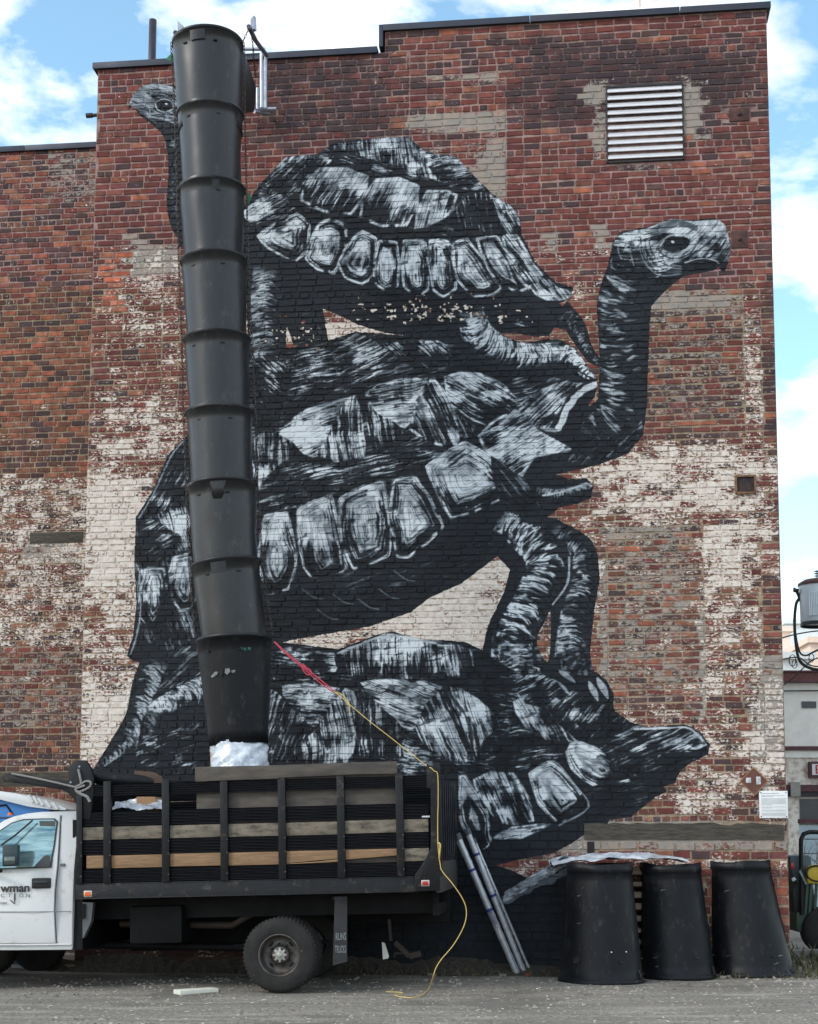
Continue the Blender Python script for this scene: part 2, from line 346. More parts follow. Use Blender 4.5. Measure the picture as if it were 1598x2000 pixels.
def paint_mural():
    # dark shapes
    silhouette([(252,210),(266,182),(290,166),(320,167),(350,182),(362,300),(362,470),(348,462),(335,440),(328,400),(331,335),(325,275),(300,243),(272,222),(262,206)])
    silhouette([(350,440),(480,400),(515,355),(560,308),(620,303),(655,279),(700,275),(795,268),(830,298),(890,308),(930,350),(962,382),(1000,405),(1015,430),(1018,460),
        (1045,515),(1085,553),(1118,563),(1110,583),(1088,592),(1110,606),(1135,630),(1148,660),(1158,690),(1173,704),(1172,716),(1150,706),(1125,672),(1105,642),
        (1082,638),(1070,655),(1040,655),(1005,648),(960,650),(900,660),(800,656),(740,645),(700,633),(660,612),(628,600),(640,668),(575,672),(558,625),(556,692),(488,700),(484,600),(480,500),(350,480)], False)
    silhouette([(480,700),(560,682),(640,668),(695,650),(760,655),(820,660),(905,650),(960,690),(1060,665),(1095,670),(1130,710),(1158,735),(1165,752),(1160,775),(1145,790),(1152,796),(1172,778),
        (1174,700),(1170,610),(1184,545),(1200,470),(1212,455),(1270,445),(1310,430),(1350,432),(1398,428),(1416,442),(1425,480),(1422,512),(1413,530),(1405,520),(1395,526),(1330,540),(1300,565),(1270,598),
        (1265,680),(1262,790),(1254,850),(1225,885),(1170,905),(1110,920),(1080,926),(1110,938),(1145,936),(1158,950),(1152,972),(1128,982),(1092,990),(1066,1010),(1092,1018),
        (1145,1055),(1166,1090),(1170,1130),(1158,1200),(1150,1275),(1158,1312),(1182,1328),(1197,1355),(1196,1385),(1120,1400),(940,1330),(944,1270),(955,1222),(985,1160),(998,1112),(972,1084),(900,1138),
        (838,1166),(800,1195),(720,1222),(640,1236),(590,1244),(540,1256),(380,1262),(330,1300),(262,1290),(250,1280),(262,1242),(269,1180),(264,1100),(268,1010),(300,960),(330,890),(364,856)], False)
    silhouette([(395,1240),(535,1255),(600,1262),(662,1270),(735,1242),(765,1235),(820,1250),(865,1252),(905,1255),(945,1272),(1010,1330),(1100,1330),(1180,1350),(1200,1390),(1230,1412),(1268,1422),(1335,1417),(1366,1430),(1385,1455),
        (1381,1472),(1350,1488),(1330,1502),(1316,1528),(1292,1536),(1300,1545),(1278,1556),(1232,1594),(1190,1600),(1182,1612),(1140,1628),(1112,1648),(1082,1664),(1050,1670),(1010,1678),(962,1690),(1000,1702),
        (1050,1728),(1105,1690),(1130,1700),(1130,1885),(480,1890),(480,1560),(190,1540),(186,1500),(226,1452),(250,1400),(262,1340),(290,1285),(340,1250)], False)
    # gap between the two hind legs
    for g in ([(1062,1215),(1075,1190),(1072,1290),(1052,1268),(1050,1240)],):
        p = curve(g, 4); b = bbox(p); m, X, Y = pmask(p, b); x0, x1, y0, y1 = b
        CA[y0:y1, x0:x1] = np.where(m, 0, CA[y0:y1, x0:x1])
    # --- top animal, head on the left
    patch([(254,208),(268,182),(290,168),(320,169),(345,182),(347,235),(318,245),(292,228),(272,214)], ang=15, tone=(.62,.35), gdir=-100, sp=4, ln=14, hi=.5)
    limb([(338,250),(338,320),(337,390),(345,440)], [12,9,8,8], tone=.42, side=.2, hi=.4)
    stroke([(258,207),(275,203),(290,208),(293,220)], 2.5, .45)
    patch([(305,203),(316,194),(332,197),(336,210),(322,217),(309,213)], ang=0, tone=(.15,0), hi=.3)
    stroke([(303,201),(317,194),(334,198),(338,212),(322,219),(308,214),(303,201)], 2.2, .5); stroke([(324,203),(326,204)], 4, .6)
    patch([(490,420),(560,312),(660,284),(800,275),(920,345),(1010,420),(1010,470),(900,474),(760,474),(640,440),(520,450)], ang=12, tone=(.34,.1), sp=4, ln=26, hi=.5)
    patch([(528,342),(562,311),(620,306),(648,318),(612,350),(570,395),(530,380)], ang=-45, tone=(.48,.3), gdir=-120, sp=4, ln=14)
    patch([(655,284),(700,277),(795,270),(830,302),(890,311),(925,350),(948,372),(905,366),(850,352),(800,335),(730,318),(672,306)], ang=82, tone=(.6,.55), gdir=-80, sp=3.4, ln=18)
    patch([(830,306),(890,311),(945,368),(900,366),(860,350)], ang=-10, tone=(.5,.3), gdir=-60, ln=16)
    patch([(652,300),(710,306),(800,336),(860,352),(800,352),(720,334),(668,318)], ang=18, tone=(.34,.1), ln=26)
    patch([(622,324),(724,342),(688,424),(582,394)], ang=-58, tone=(.6,.55), gdir=-70, sp=3.4, ln=30, rim=True)
    patch([(732,346),(822,360),(796,446),(698,428)], ang=-64, tone=(.6,.5), gdir=-60, sp=3.6, ln=34, rim=True)
    patch([(832,368),(912,384),(872,428),(806,450)], ang=-75, tone=(.62,.25), gdir=180, sp=4, ln=40, rim=True)
    patch([(912,388),(960,384),(988,452),(925,458),(880,440)], ang=80, tone=(.32,.2), gdir=-60, sp=4, ln=22)
    patch([(962,386),(998,406),(1012,432),(1014,462),(992,455)], ang=60, tone=(.52,.2), gdir=-80, sp=4, ln=16)
    patch([(482,408),(535,380),(560,392),(550,416),(492,432)], ang=-28, tone=(.58,.3), gdir=-150, ln=22)
    patch([(490,438),(560,402),(580,412),(520,446)], ang=-28, tone=(.35,0), ln=20)
    for q in ([(506,460),(578,420),(602,442),(596,488),(576,506),(528,484)], [(622,444),(645,431),(674,446),(672,486),(654,530),(622,522),(600,502)],
              [(690,470),(706,456),(734,470),(728,536),(706,551),(676,538),(664,512)], [(738,474),(776,478),(776,554),(752,563),(732,548)],
              [(788,474),(832,474),(836,562),(812,574),(790,556)], [(838,474),(878,476),(890,560),(866,576),(846,562)],
              [(884,480),(916,470),(940,505),(978,558),(958,574),(926,574),(896,545)], [(932,470),(974,465),(1002,520),(1032,560),(1006,568),(972,548),(944,502)]):
        patch(q, 'ring', tone=(.5, .12), gdir=100, sp=3.6, ln=26, rim=True)
    patch([(982,466),(1016,461),(1045,516),(1084,554),(1117,564),(1104,583),(1062,582),(1022,552),(996,512)], ang=52, tone=(.66,.2), gdir=-30, sp=5, ln=44, rim=True)
    limb([(530,520),(522,580),(520,630),(522,690)], [36,34,33,34], tone=.55, side=-.3, hi=.55)
    limb([(600,600),(608,640),(612,668)], [20,26,30], tone=.36, side=.1, hi=.42)
    limb([(1094,604),(1128,636),(1146,676),(1168,706)], [22,15,10,6], tone=.42, side=-.25, hi=.5)
    patch([(960,612),(1000,606),(1052,625),(1066,642),(1030,640)], ang=20, tone=(.3,.1), ln=18)
    # --- middle animal, shell
    patch([(490,720),(700,660),(900,680),(1090,740),(1060,850),(960,900),(800,920),(600,1000),(500,1010)], ang=-14, tone=(.36,.10), sp=4, ln=28, hi=.5)
    patch([(500,1170),(700,1120),(900,1040),(960,1070),(880,1130),(700,1215),(520,1245)], ang=-5, tone=(.07,.0), sp=4, ln=30, hi=.2)
    patch([(270,1020),(360,900),(380,1240),(290,1250),(270,1180)], ang=70, tone=(.34,.0), sp=4, ln=24, hi=.5)
    patch([(565,700),(618,682),(652,700),(662,752),(622,766),(560,764),(520,744)], ang=-12, tone=(.5,.25), gdir=-90, sp=3.3, ln=26)
    patch([(655,694),(696,653),(742,680),(790,706),(705,742),(675,748)], ang=-25, tone=(.52,.2), gdir=-110, sp=3.6, ln=22)
    patch([(750,672),(850,668),(892,690),(856,716),(800,708)], ang=42, tone=(.42,.2), sp=4, ln=18)
    patch([(490,708),(548,700),(560,740),(545,800),(500,790)], ang=40, tone=(.36,.1), sp=4, ln=18)
    patch([(548,846),(600,802),(692,775),(662,800),(640,868),(612,890),(580,872)], ang=-22, tone=(.72,.1), sp=4, ln=34)
    patch([(664,800),(694,775),(706,830),(710,898),(680,904),(630,890),(618,880),(640,860)], ang=84, tone=(.6,.05), sp=4.2, ln=46, bend=.12)
    patch([(498,860),(540,850),(590,890),(540,930),(502,960)], ang=88, tone=(.52,.2), gdir=-140, sp=4.2, ln=26)
    patch([(716,768),(776,744),(836,746),(812,800),(790,834),(742,808)], ang=-10, tone=(.72,.1), gdir=60, sp=4.2, ln=36, rim=True)
    patch([(838,744),(866,762),(884,800),(896,852),(876,872),(802,838)], ang=64, tone=(.58,.1), gdir=-90, sp=4.6, ln=50, rim=True)
    patch([(716,786),(740,812),(788,842),(742,884),(728,874)], ang=80, tone=(.46,.1), sp=4, ln=36)
    patch([(870,738),(940,732),(1004,776),(968,820),(926,828),(892,800)], ang=30, tone=(.52,.3), gdir=-110, sp=4, ln=26)
    patch([(888,806),(930,834),(912,860),(900,850)], ang=60, tone=(.5,0), ln=20)
    patch([(1012,796),(1062,762),(1112,744),(1150,744),(1110,770),(1070,832),(1040,824)], ang=-42, tone=(.6,.1), sp=4, ln=36)
    stroke([(1158,750),(1120,780),(1092,836)], 13, .58); stroke([(1085,842),(1066,838)], 7, .35)
    patch([(936,852),(1008,802),(1048,842),(1112,874),(1098,886),(1042,892),(1018,936),(975,902)], ang=-32, tone=(.62,.1), gdir=-60, sp=3.8, ln=26, rim=True)
    patch([(560,900),(640,910),(720,890),(860,880),(820,910),(700,940),(600,985),(500,1000),(505,960)], ang=-14, tone=(.36,.0), sp=4, ln=34)
    patch([(834,912),(912,866),(960,900),(1028,964),(985,968),(926,996),(884,1012)], 'ring', tone=(.56,.1), sp=4, ln=30, rim=True)
    for q in ([(514,1010),(566,1003),(578,1100),(566,1148),(522,1160),(505,1100)], [(578,998),(652,966),(664,1050),(680,1108),(622,1144),(592,1104)],
              [(662,974),(752,938),(764,1040),(760,1084),(690,1112),(668,1062)], [(766,940),(814,934),(868,1028),(800,1088),(772,1084),(762,1000)]):
        patch(q, 'ring', tone=(.55, .15), gdir=-60, sp=4.4, ln=38, rim=True, hi=.7, edge=5)
    patch([(308,1012),(368,984),(370,1058),(350,1050)], ang=75, tone=(.62,0), sp=4.5, ln=40)
    patch([(338,1094),(380,1084),(384,1180),(350,1190),(332,1150)], 'ring', tone=(.52,0), sp=4, ln=30, rim=True)
    patch([(276,1020),(320,1030),(345,1070),(300,1100),(276,1110)], ang=-30, tone=(.34,0), sp=4, ln=20)
    patch([(276,1110),(325,1112),(330,1190),(300,1230),(275,1200)], 'ring', tone=(.42,0), sp=4, ln=24)
    patch([(278,1006),(310,950),(350,880),(362,900),(360,960),(310,1000)], ang=-60, tone=(.4,.1), sp=4, ln=22)
    stroke([(272,1012),(302,960),(334,892),(358,862)], 3, .4); stroke([(272,1120),(275,1190),(266,1245),(255,1278)], 3, .4)
    # front paw of the top animal over the shell
    silhouette([(900,600),(940,600),(960,650),(1010,672),(1090,664),(1120,690),(1140,730),(1165,742),(1120,745),(1080,728),(960,722),(905,700),(885,650)])
    limb([(918,606),(930,650),(975,684),(1030,696),(1080,692)], [26,34,30,26,24], tone=.72, side=.3, sp=5.0, hi=.68, arc=-.4)
    limb([(1078,688),(1110,698),(1140,728),(1158,738)], [24,22,14,6], tone=.6, side=.35, sp=5, hi=.80)
    for cx_, cy_ in ((1120,718),(1134,728),(1146,735)): stroke([(cx_,cy_),(cx_+8,cy_+2),(cx_+12,cy_+8)], 3, .03)
    patch([(640,560),(740,572),(860,588),(870,630),(800,640),(700,620)], ang=4, tone=(.10,0), sp=4, ln=30, hi=.3)
    patch([(600,1125),(760,1110),(900,1040),(960,1050),(900,1110),(760,1180),(620,1210)], ang=-18, tone=(.15,0), sp=4, ln=34, hi=.3)
    patch([(1120,880),(1180,830),(1250,820),(1240,862),(1180,895),(1120,910)], ang=-40, tone=(.30,0), sp=4, ln=16, hi=.5)
    patch([(960,890),(1010,930),(1060,960),(1030,1000),(980,980)], ang=50, tone=(.26,0), sp=4, ln=20, hi=.45)
    # belly highlights
    for (x, y) in ((590,1150),(620,1190),(650,1160),(700,1170),(740,1150),(770,1115)):
        stroke([(x,y),(x+22,y+16),(x+40,y+20)], 2, .22, .8)
    limb([(1040,958),(1090,966),(1150,952)], [8,13,9], tone=.5, side=.5, hi=.55)
    stroke([(1060,968),(1100,960),(1146,944)], 4, .55)
    # neck and head of the middle animal
    limb([(1150,860),(1206,812),(1216,740),(1214,660),(1212,590),(1232,525)], [34,46,46,44,45,44], tone=.46, side=.22, sp=4.6, hi=.55, arc=.15)
    patch([(1205,470),(1214,457),(1270,447),(1310,432),(1350,434),(1398,430),(1414,443),(1422,480),(1418,514),(1380,505),(1330,512),(1290,540),(1240,545),(1200,520)], ang=-25, tone=(.66,.5), gdir=-75, sp=4.4, ln=26, bend=.4)
    patch([(1340,512),(1400,505),(1402,522),(1330,538),(1290,560),(1280,545)], ang=0, tone=(.12,0), hi=.3)
    for k in range(7):
        o = k * 4.2; stroke([(1272 - o, 470 - o * .2), (1278 - o * .9, 492 + o * .5), (1300 - o * .6, 512 + o), (1330, 520 + o * .6)], 2.0, .03 if k % 2 else .42, .75)
        stroke([(1280 - o * .7, 462 - o * .3), (1300, 448 - o * .5), (1335, 442 - o * .35), (1362, 452 - o * .4)], 1.8, .03, .6)
    patch([(1294,478),(1308,463),(1332,461),(1350,470),(1340,487),(1316,494),(1299,490)], ang=0, tone=(.02,0), hi=.2, edge=0, grow=0)
    stroke([(1290,480), (1302,464), (1324,458), (1348,464), (1358,472)], 2.6, .5); stroke([(1294,489), (1314,498), (1338,490), (1350,476)], 3.2, .5)
    stroke([(1284,484), (1298,500), (1322,505), (1346,496), (1360,480)], 2.2, .03)
    stroke([(1313,472),(1315,473)], 4.4, .6, rough=0); stroke([(1338,513),(1368,505),(1394,508),(1404,514)], 2.6, .5)
    stroke([(1350,500),(1372,484),(1384,476)], 3, .03, .8); stroke([(1392,466),(1398,462)], 4, .05); stroke([(1360,470),(1384,482),(1410,486)], 2, .03, .6)
    for k in range(12): stroke([(1215+k*9,466+(k%3)*9),(1207+k*8,486+(k%3)*9),(1214+k*8,506+(k%2)*12)], 1.8, .03 if k % 3 else .5, .7)
    patch([(1150,870),(1230,842),(1245,850),(1215,880),(1160,895)], ang=-40, tone=(.26,0), sp=4, ln=14)
    # hind legs
    limb([(1080,1028),(1135,1072),(1142,1130),(1124,1200),(1116,1290)], [14,26,26,30,36], tone=.5, side=-.35, sp=4.2, hi=.58)
    stroke([(1080,1050),(1112,1090),(1105,1160),(1076,1220),(1080,1300)], 10, .03)
    limb([(972,1010),(1030,1046),(1068,1100),(1038,1180),(1004,1246),(1010,1312)], [24,38,42,38,42,52], tone=.6, side=-.22, sp=4.4, hi=.80, arc=.3)
    stroke([(1112,1090),(1108,1140),(1080,1180)], 4, .5)
    for (x, y) in [(960+17*(i%6)+_rs.randint(-5,5), 1262+12*(i//6)+_rs.randint(-4,4)) for i in range(42)]:
        patch([(x,y),(x+12,y-3),(x+14,y+6),(x+3,y+8)], ang=0, tone=(.7,0), hi=.42, edge=1.4, sm=2)
    for (x, y) in [(1098+13*(i%5)+_rs.randint(-4,4), 1262+11*(i//5)+_rs.randint(-4,4)) for i in range(30)]:
        patch([(x,y),(x+10,y-3),(x+12,y+5),(x+3,y+7)], ang=0, tone=(.7,0), hi=.42, edge=1.2, sm=2)
    # --- bottom animal
    patch([(530,1275),(760,1250),(940,1275),(1090,1380),(1130,1450),(1040,1500),(540,1495)], ang=4, tone=(.38,.08), sp=4, ln=30, hi=.5)
    patch([(300,1300),(400,1270),(400,1490),(280,1490),(260,1420)], ang=-40, tone=(.32,.0), sp=4, ln=24, hi=.5)
    patch([(538,1275),(600,1270),(648,1276),(652,1312),(540,1328)], ang=5, tone=(.5,.2), sp=4, ln=36)
    patch([(656,1282),(735,1250),(765,1242),(848,1258),(856,1312),(760,1326),(684,1318)], ang=86, tone=(.56,.45), gdir=-90, sp=4, ln=30)
    patch([(866,1256),(930,1272),(946,1322),(872,1322)], ang=80, tone=(.5,.3), gdir=-140, sp=4, ln=26)
    stroke([(660,1276),(735,1246),(765,1240),(850,1256)], 4, .5)
    patch([(548,1336),(668,1342),(616,1424),(570,1384)], ang=8, tone=(.66,.2), sp=4, ln=30)
    patch([(672,1346),(696,1380),(692,1440),(672,1486),(560,1486),(618,1426)], ang=82, tone=(.56,.15), gdir=0, sp=4.4, ln=46, bend=-.12)
    patch([(530,1350),(566,1386),(604,1424),(545,1486),(528,1486)], ang=-72, tone=(.5,.1), sp=4.2, ln=40)
    stroke([(690,1352),(698,1400),(690,1450),(676,1490)], 5, .45)
    patch([(706,1334),(780,1330),(862,1342),(836,1386),(800,1424),(756,1388)], ang=20, tone=(.78,.1), gdir=-60, sp=5, ln=34)
    patch([(700,1350),(752,1392),(784,1424),(780,1476),(706,1480)], ang=88, tone=(.42,.05), sp=4.4, ln=40)
    patch([(866,1344),(898,1400),(912,1484),(872,1478),(812,1426)], ang=66, tone=(.6,.1), sp=4.6, ln=46)
    patch([(790,1432),(860,1482),(790,1490)], ang=10, tone=(.4,0), ln=22)
    patch([(880,1344),(934,1368),(978,1420),(962,1452),(926,1482),(908,1420)], ang=72, tone=(.62,.1), gdir=-100, sp=4.8, ln=44)
    patch([(958,1340),(1010,1356),(1000,1382),(960,1372)], ang=12, tone=(.4,0), ln=22)
    patch([(1004,1372),(1062,1366),(1108,1424),(1122,1448),(1062,1440),(1030,1420)], ang=58, tone=(.56,.2), gdir=-120, sp=4, ln=32)
    patch([(930,1486),(990,1410),(1050,1446),(1100,1470),(1040,1500)], ang=5, tone=(.3,.05), sp=4, ln=26)
    patch([(896,1520),(914,1520),(946,1582),(962,1646),(932,1664),(904,1604)], 'ring', tone=(.6,.05), sp=5, ln=50, rim=True)
    patch([(926,1524),(1002,1512),(1042,1602),(980,1604),(948,1566)], ang=66, tone=(.62,.1), sp=5, ln=44, rim=True)
    patch([(1036,1514),(1080,1490),(1142,1562),(1146,1574),(1092,1606),(1056,1566)], 'ring', tone=(.6,.1), sp=4.6, ln=34, rim=True)
    patch([(1106,1462),(1134,1450),(1190,1478),(1250,1520),(1204,1528),(1168,1536),(1122,1504)], 'ring', tone=(.56,.2), gdir=-60, sp=4.2, ln=34, rim=True)
    patch([(966,1634),(1006,1616),(1072,1608),(1050,1624),(990,1640)], ang=-8, tone=(.6,0), sp=4, ln=22)
    patch([(1150,1432),(1186,1408),(1240,1420),(1300,1422),(1345,1420),(1376,1452),(1368,1470),(1310,1468),(1270,1486),(1240,1512),(1200,1486)], ang=-24, tone=(.52,.35), gdir=-60, sp=5, ln=36)
    patch([(1070,1380),(1120,1352),(1180,1395),(1160,1430),(1130,1444)], ang=-46, tone=(.34,.1), sp=4, ln=22)
    stroke([(1240,1424),(1300,1422),(1345,1422),(1372,1446)], 4, .55); stroke([(1200,1500),(1260,1480),(1310,1466),(1366,1466)], 2.5, .03)
    stroke([(1352,1446),(1362,1454)], 4, .03)
    for (x, y, dx, dy) in ((1012,1352,30,40),(1052,1340,34,36),(1078,1326,34,30),(1092,1308,32,26),(1150,1330,18,40),(1166,1322,22,44)): claw(x, y, dx, dy)
    patch([(706,1486),(790,1478),(880,1488),(900,1512),(800,1508)], ang=6, tone=(.46,0), sp=4, ln=26)
    patch([(1000,1420),(1060,1446),(1110,1452),(1080,1484),(1010,1500),(950,1490)], ang=-8, tone=(.42,.1), sp=4, ln=26)
    patch([(1150,1540),(1230,1530),(1280,1540),(1230,1580),(1150,1600),(1110,1600)], ang=-12, tone=(.16,0), sp=4, ln=30, hi=.35)
    patch([(1240,1500),(1300,1482),(1360,1478),(1320,1510),(1270,1530)], ang=-14, tone=(.2,0), sp=4, ln=30, hi=.4)
    patch([(1120,1390),(1180,1380),(1230,1412),(1180,1440),(1140,1424)], ang=-50, tone=(.46,.2), sp=4, ln=26)
    patch([(1010,1330),(1060,1322),(1100,1350),(1080,1376),(1030,1372)], ang=-30, tone=(.5,.1), sp=4, ln=16)
    for q in ([(884,1244),(905,1300),(900,1330)], [(656,1284),(664,1310),(652,1334)], [(702,1336),(706,1400),(696,1484)], [(866,1340),(916,1410),(922,1484)]):
        stroke(q, 6, .02, .9)
    stroke([(1036,1510),(1080,1486),(1120,1530),(1150,1576),(1092,1612)], 2.6, .5, .7)
    # left rear legs
    limb([(306,1285),(284,1340),(268,1400),(236,1452),(194,1496)], [28,26,23,20,6], tone=.56, side=.35, sp=5, hi=.6)
    silhouette([(305,1378),(300,1360),(330,1350),(405,1320),(420,1400),(330,1420),(310,1480),(270,1500),(278,1420)])
    limb([(420,1340),(360,1362),(305,1384)], [32,26,16], tone=.68, side=-.3, sp=5.5, hi=.66)
    limb([(306,1384),(288,1420),(292,1450)], [14,16,14], tone=.45, side=0, hi=.45)
    patch([(270,1470),(300,1440),(400,1430),(480,1470),(400,1490),(290,1496)], ang=-20, tone=(.34,0), sp=5, ln=20)
    # bottom-right scrap of the tail near the ground
    stroke([(990,1758),(1030,1735),(1070,1720),(1110,1700)], 16, .34, .7)
    # flaked paint
    fl = .5 * vnoise((MH, MW), 10, 21, 6) + .5 * vnoise((MH, MW), 4, 22, 3)
    X, Y = np.meshgrid(np.arange(MW), np.arange(MH))
    def zone(cx, cy, rx, ry): return np.exp(-((X - cx) / rx) ** 2 - ((Y - cy) / ry) ** 2)
    z = zone(860, 608, 200, 30) + .8 * zone(560, 655, 90, 40) + .55 * zone(820, 680, 60, 20) + .25 * zone(880, 440, 300, 90) * 0
    CA[...] *= 1 - smooth(fl + .34 * z, .93, .98) * (CA > 0)
    CA[...] *= .97
# ================================================================ the wall the mural is painted on
K = math.tan(math.atan(F / 26760.0)); WALPHA = -math.atan(K)
xr = 681 / 165.0; Y0W = 16.97 / .9944 + K * xr
def wallY(x): return Y0W - K * x
# corner of the main block
dcor = ray(158, 1400); tcor = Y0W / (dcor.y + K * dcor.x); xl = dcor.x * tcor
WF = Frame((xl, wallY(xl), 0), (0, 0, WALPHA))
UW = WF.P(1532, 1400)[0]                                 # width of the main block
ZR = WF.P(1100, 40)[1]; ZL = WF.P(480, 118)[1]; USTEP = WF.P(752, 100)[0]
# left wing, set back
WB = 2.6
LF = Frame(WF.m @ Vector((-9.0, WB, 0)), (0, 0, WALPHA))
ZW = LF.P(100, 292)[1]
print('wall', xl, UW, ZR, ZL, USTEP, ZW)

TS = 150.0                                               # mural texels per metre
TW, TH_ = int(9.0 * TS), int(12.6 * TS)
def mural_image():
    paint_mural()
    u = (np.arange(TW) + .5) / TS; z = (np.arange(TH_) + .5) / TS
    U, Z = np.meshgrid(u, z)
    m = WF.m; X = m[0][0] * U + m[0][2] * Z + m[0][3]; Y = m[1][0] * U + m[1][2] * Z + m[1][3]; ZZ = m[2][0] * U + m[2][2] * Z + m[2][3] - CAMZ
    f = Y * math.cos(TH) + ZZ * math.sin(TH); q = -Y * math.sin(TH) + ZZ * math.cos(TH)
    PX = np.clip(PX0 + F * X / f - .5, 0, MW - 2.01); PY = np.clip(PY0 - F * q / f - .5, 0, MH - 2.01)
    ix = PX.astype(int); iy = PY.astype(int); fx = PX - ix; fy = PY - iy
    def smp(A): return (A[iy, ix] * (1 - fx) + A[iy, ix + 1] * fx) * (1 - fy) + (A[iy + 1, ix] * (1 - fx) + A[iy + 1, ix + 1] * fx) * fy
    L, A = smp(CL), smp(CA)
    px = np.empty((TH_, TW, 4), np.float32)
    px[..., 0] = L; px[..., 1] = A; px[..., 2] = 0; px[..., 3] = 1
    im = bpy.data.images.new('mural_paint', TW, TH_, alpha=False, float_buffer=True); im.colorspace_settings.name = 'Non-Color'
    im.pixels.foreach_set(px.ravel()); im.update(); im.pack()
    return im
IM = mural_image()

def wall_material(name, use_mural, is_mortar):
    m = bpy.data.materials.new(name); m.use_nodes = True; nt = m.node_tree; l = nt.links.new; b = nt.nodes['Principled BSDF']
    def n(t, **k):
        x = nt.nodes.new(t)
        for a, v in k.items(): setattr(x, a, v)
        return x
    def math_(op, a, bb=None, clamp=False):
        x = n('ShaderNodeMath', operation=op, use_clamp=clamp)
        for i, v in enumerate((a, bb)):
            if v is None: continue
            if isinstance(v, (int, float)): x.inputs[i].default_value = v
            else: l(v, x.inputs[i])
        return x.outputs[0]
    def mix(f, a, c):
        x = n('ShaderNodeMix', data_type='RGBA')
        for i, v in ((0, f), (6, a), (7, c)):
            if isinstance(v, (int, float)): x.inputs[i].default_value = v
            elif isinstance(v, tuple): x.inputs[i].default_value = (*v, 1) if len(v) == 3 else v
            else: l(v, x.inputs[i])
        return x.outputs[2]
    def noise(sc, det=6, rough=.6, off=(0, 0, 0), st=(1, 1, 1)):
        mp = n('ShaderNodeMapping'); mp.inputs['Location'].default_value = off; mp.inputs['Scale'].default_value = st
        x = n('ShaderNodeTexNoise'); x.inputs['Scale'].default_value = sc; x.inputs['Detail'].default_value = det; x.inputs['Roughness'].default_value = rough
        l(uv.outputs[0], mp.inputs[0]); l(mp.outputs[0], x.inputs[0]); return x.outputs[0]
    def thr(v, lo, hi):
        x = n('ShaderNodeMapRange', interpolation_type='SMOOTHSTEP'); l(v, x.inputs[0]); x.inputs[1].default_value = lo; x.inputs[2].default_value = hi; return x.outputs[0]
    uv = n('ShaderNodeUVMap', uv_map='metres')
    col = n('ShaderNodeVertexColor', layer_name='bcol'); wear_shade = n('ShaderNodeVertexColor', layer_name='wear_shade')
    sp = n('ShaderNodeSeparateColor'); l(wear_shade.outputs[0], sp.inputs[0])
    wash, soot_shade, smear = sp.outputs[0], sp.outputs[1], sp.outputs[2]
    big = noise(9, 6, .6); fine = noise(60, 5, .7, (3, 1, 0)); mid = noise(22, 8, .72, (7, 2, 0), (1, 1.7, 1))
    # body colour
    c = mix(thr(big, .35, .68), col.outputs[0], mix(.5, col.outputs[0], (.05, .022, .02)))
    c = mix(math_('MULTIPLY', thr(fine, .56, .74), .45), c, (.30, .17, .13) if not is_mortar else (.42, .34, .27))
    c = mix(math_('MULTIPLY', thr(fine, .45, .3), .5), c, (.03, .016, .015) if not is_mortar else (.12, .095, .08))
    # grime deposit, with painted shade behind the truck
    def cover(amount, lo, hi, n1, k1, n2, k2):
        """share of the surface covered follows amount; the edge of the cover is ragged"""
        v = math_('ADD', math_('ADD', math_('MULTIPLY', math_('SUBTRACT', n1, .5), k1), math_('MULTIPLY', math_('SUBTRACT', n2, .5), k2)), amount)
        return thr(v, lo, hi)
    g = math_('MULTIPLY', cover(soot_shade, .25, .85, noise(3.3, 7, .6, (1, 9, 0)), 1.6, mid, 1.2), .8)
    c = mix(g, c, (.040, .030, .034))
    # smeared mortar
    patchy = noise(7, 9, .75, (8, 3, 0), (1, 1.6, 1))
    sf_ = cover(smear, .52, .66, patchy, 1.7, mid, 1.6)
    c = mix(math_('MULTIPLY', sf_, .92), c, mix(thr(big, .3, .7), (.33, .275, .225), (.245, .23, .21)))
    # remains of old white paint
    wm = cover(wash, .50 if not is_mortar else .56, .60 if not is_mortar else .74, mid, 2.9, noise(4.2, 5, .6, (5, 5, 0)), 1.5)
    wc = mix(thr(noise(13, 6, .6, (2, 7, 0)), .35, .7), (.70, .645, .58), (.54, .46, .395))
    wc = mix(math_('MULTIPLY', thr(fine, .5, .7), .5), wc, (.36, .24, .19))
    c = mix(math_('MULTIPLY', wm, .95), c, wc)
    if use_mural:
        iu = n('ShaderNodeUVMap', uv_map='mural'); im = n('ShaderNodeTexImage', image=IM, interpolation='Linear', extension='EXTEND'); l(iu.outputs[0], im.inputs[0])
        si = n('ShaderNodeSeparateColor'); l(im.outputs[0], si.inputs[0])
        ramp = n('ShaderNodeValToRGB'); e = ramp.color_ramp.elements; e[0].color = (.0, .0, .0, 1); e[1].position = .62; e[1].color = (.56, .60, .63, 1)
        e2 = ramp.color_ramp.elements.new(.02); e2.color = (.0085, .0110, .0155, 1); e3 = ramp.color_ramp.elements.new(.25); e3.color = (.125, .148, .172, 1)
        l(si.outputs[0], ramp.inputs[0])
        chips = thr(math_('ADD', mid, math_('MULTIPLY', fine, .25)), .86, .93)
        a = math_('MULTIPLY', thr(si.outputs[1], .3, .7), math_('SUBTRACT', 1.0, math_('MULTIPLY', chips, .85)), True)
        pc = mix(math_('MULTIPLY', thr(fine, .62, .8), .35), ramp.outputs[0], (.11, .11, .11))
        c = mix(a, c, pc)
        rg = n('ShaderNodeMapRange'); l(a, rg.inputs[0]); rg.inputs[3].default_value = .9; rg.inputs[4].default_value = .62; l(rg.outputs[0], b.inputs['Roughness'])
    else: b.inputs['Roughness'].default_value = .9
    l(c, b.inputs['Base Color'])
    b.inputs['Specular IOR Level'].default_value = .22
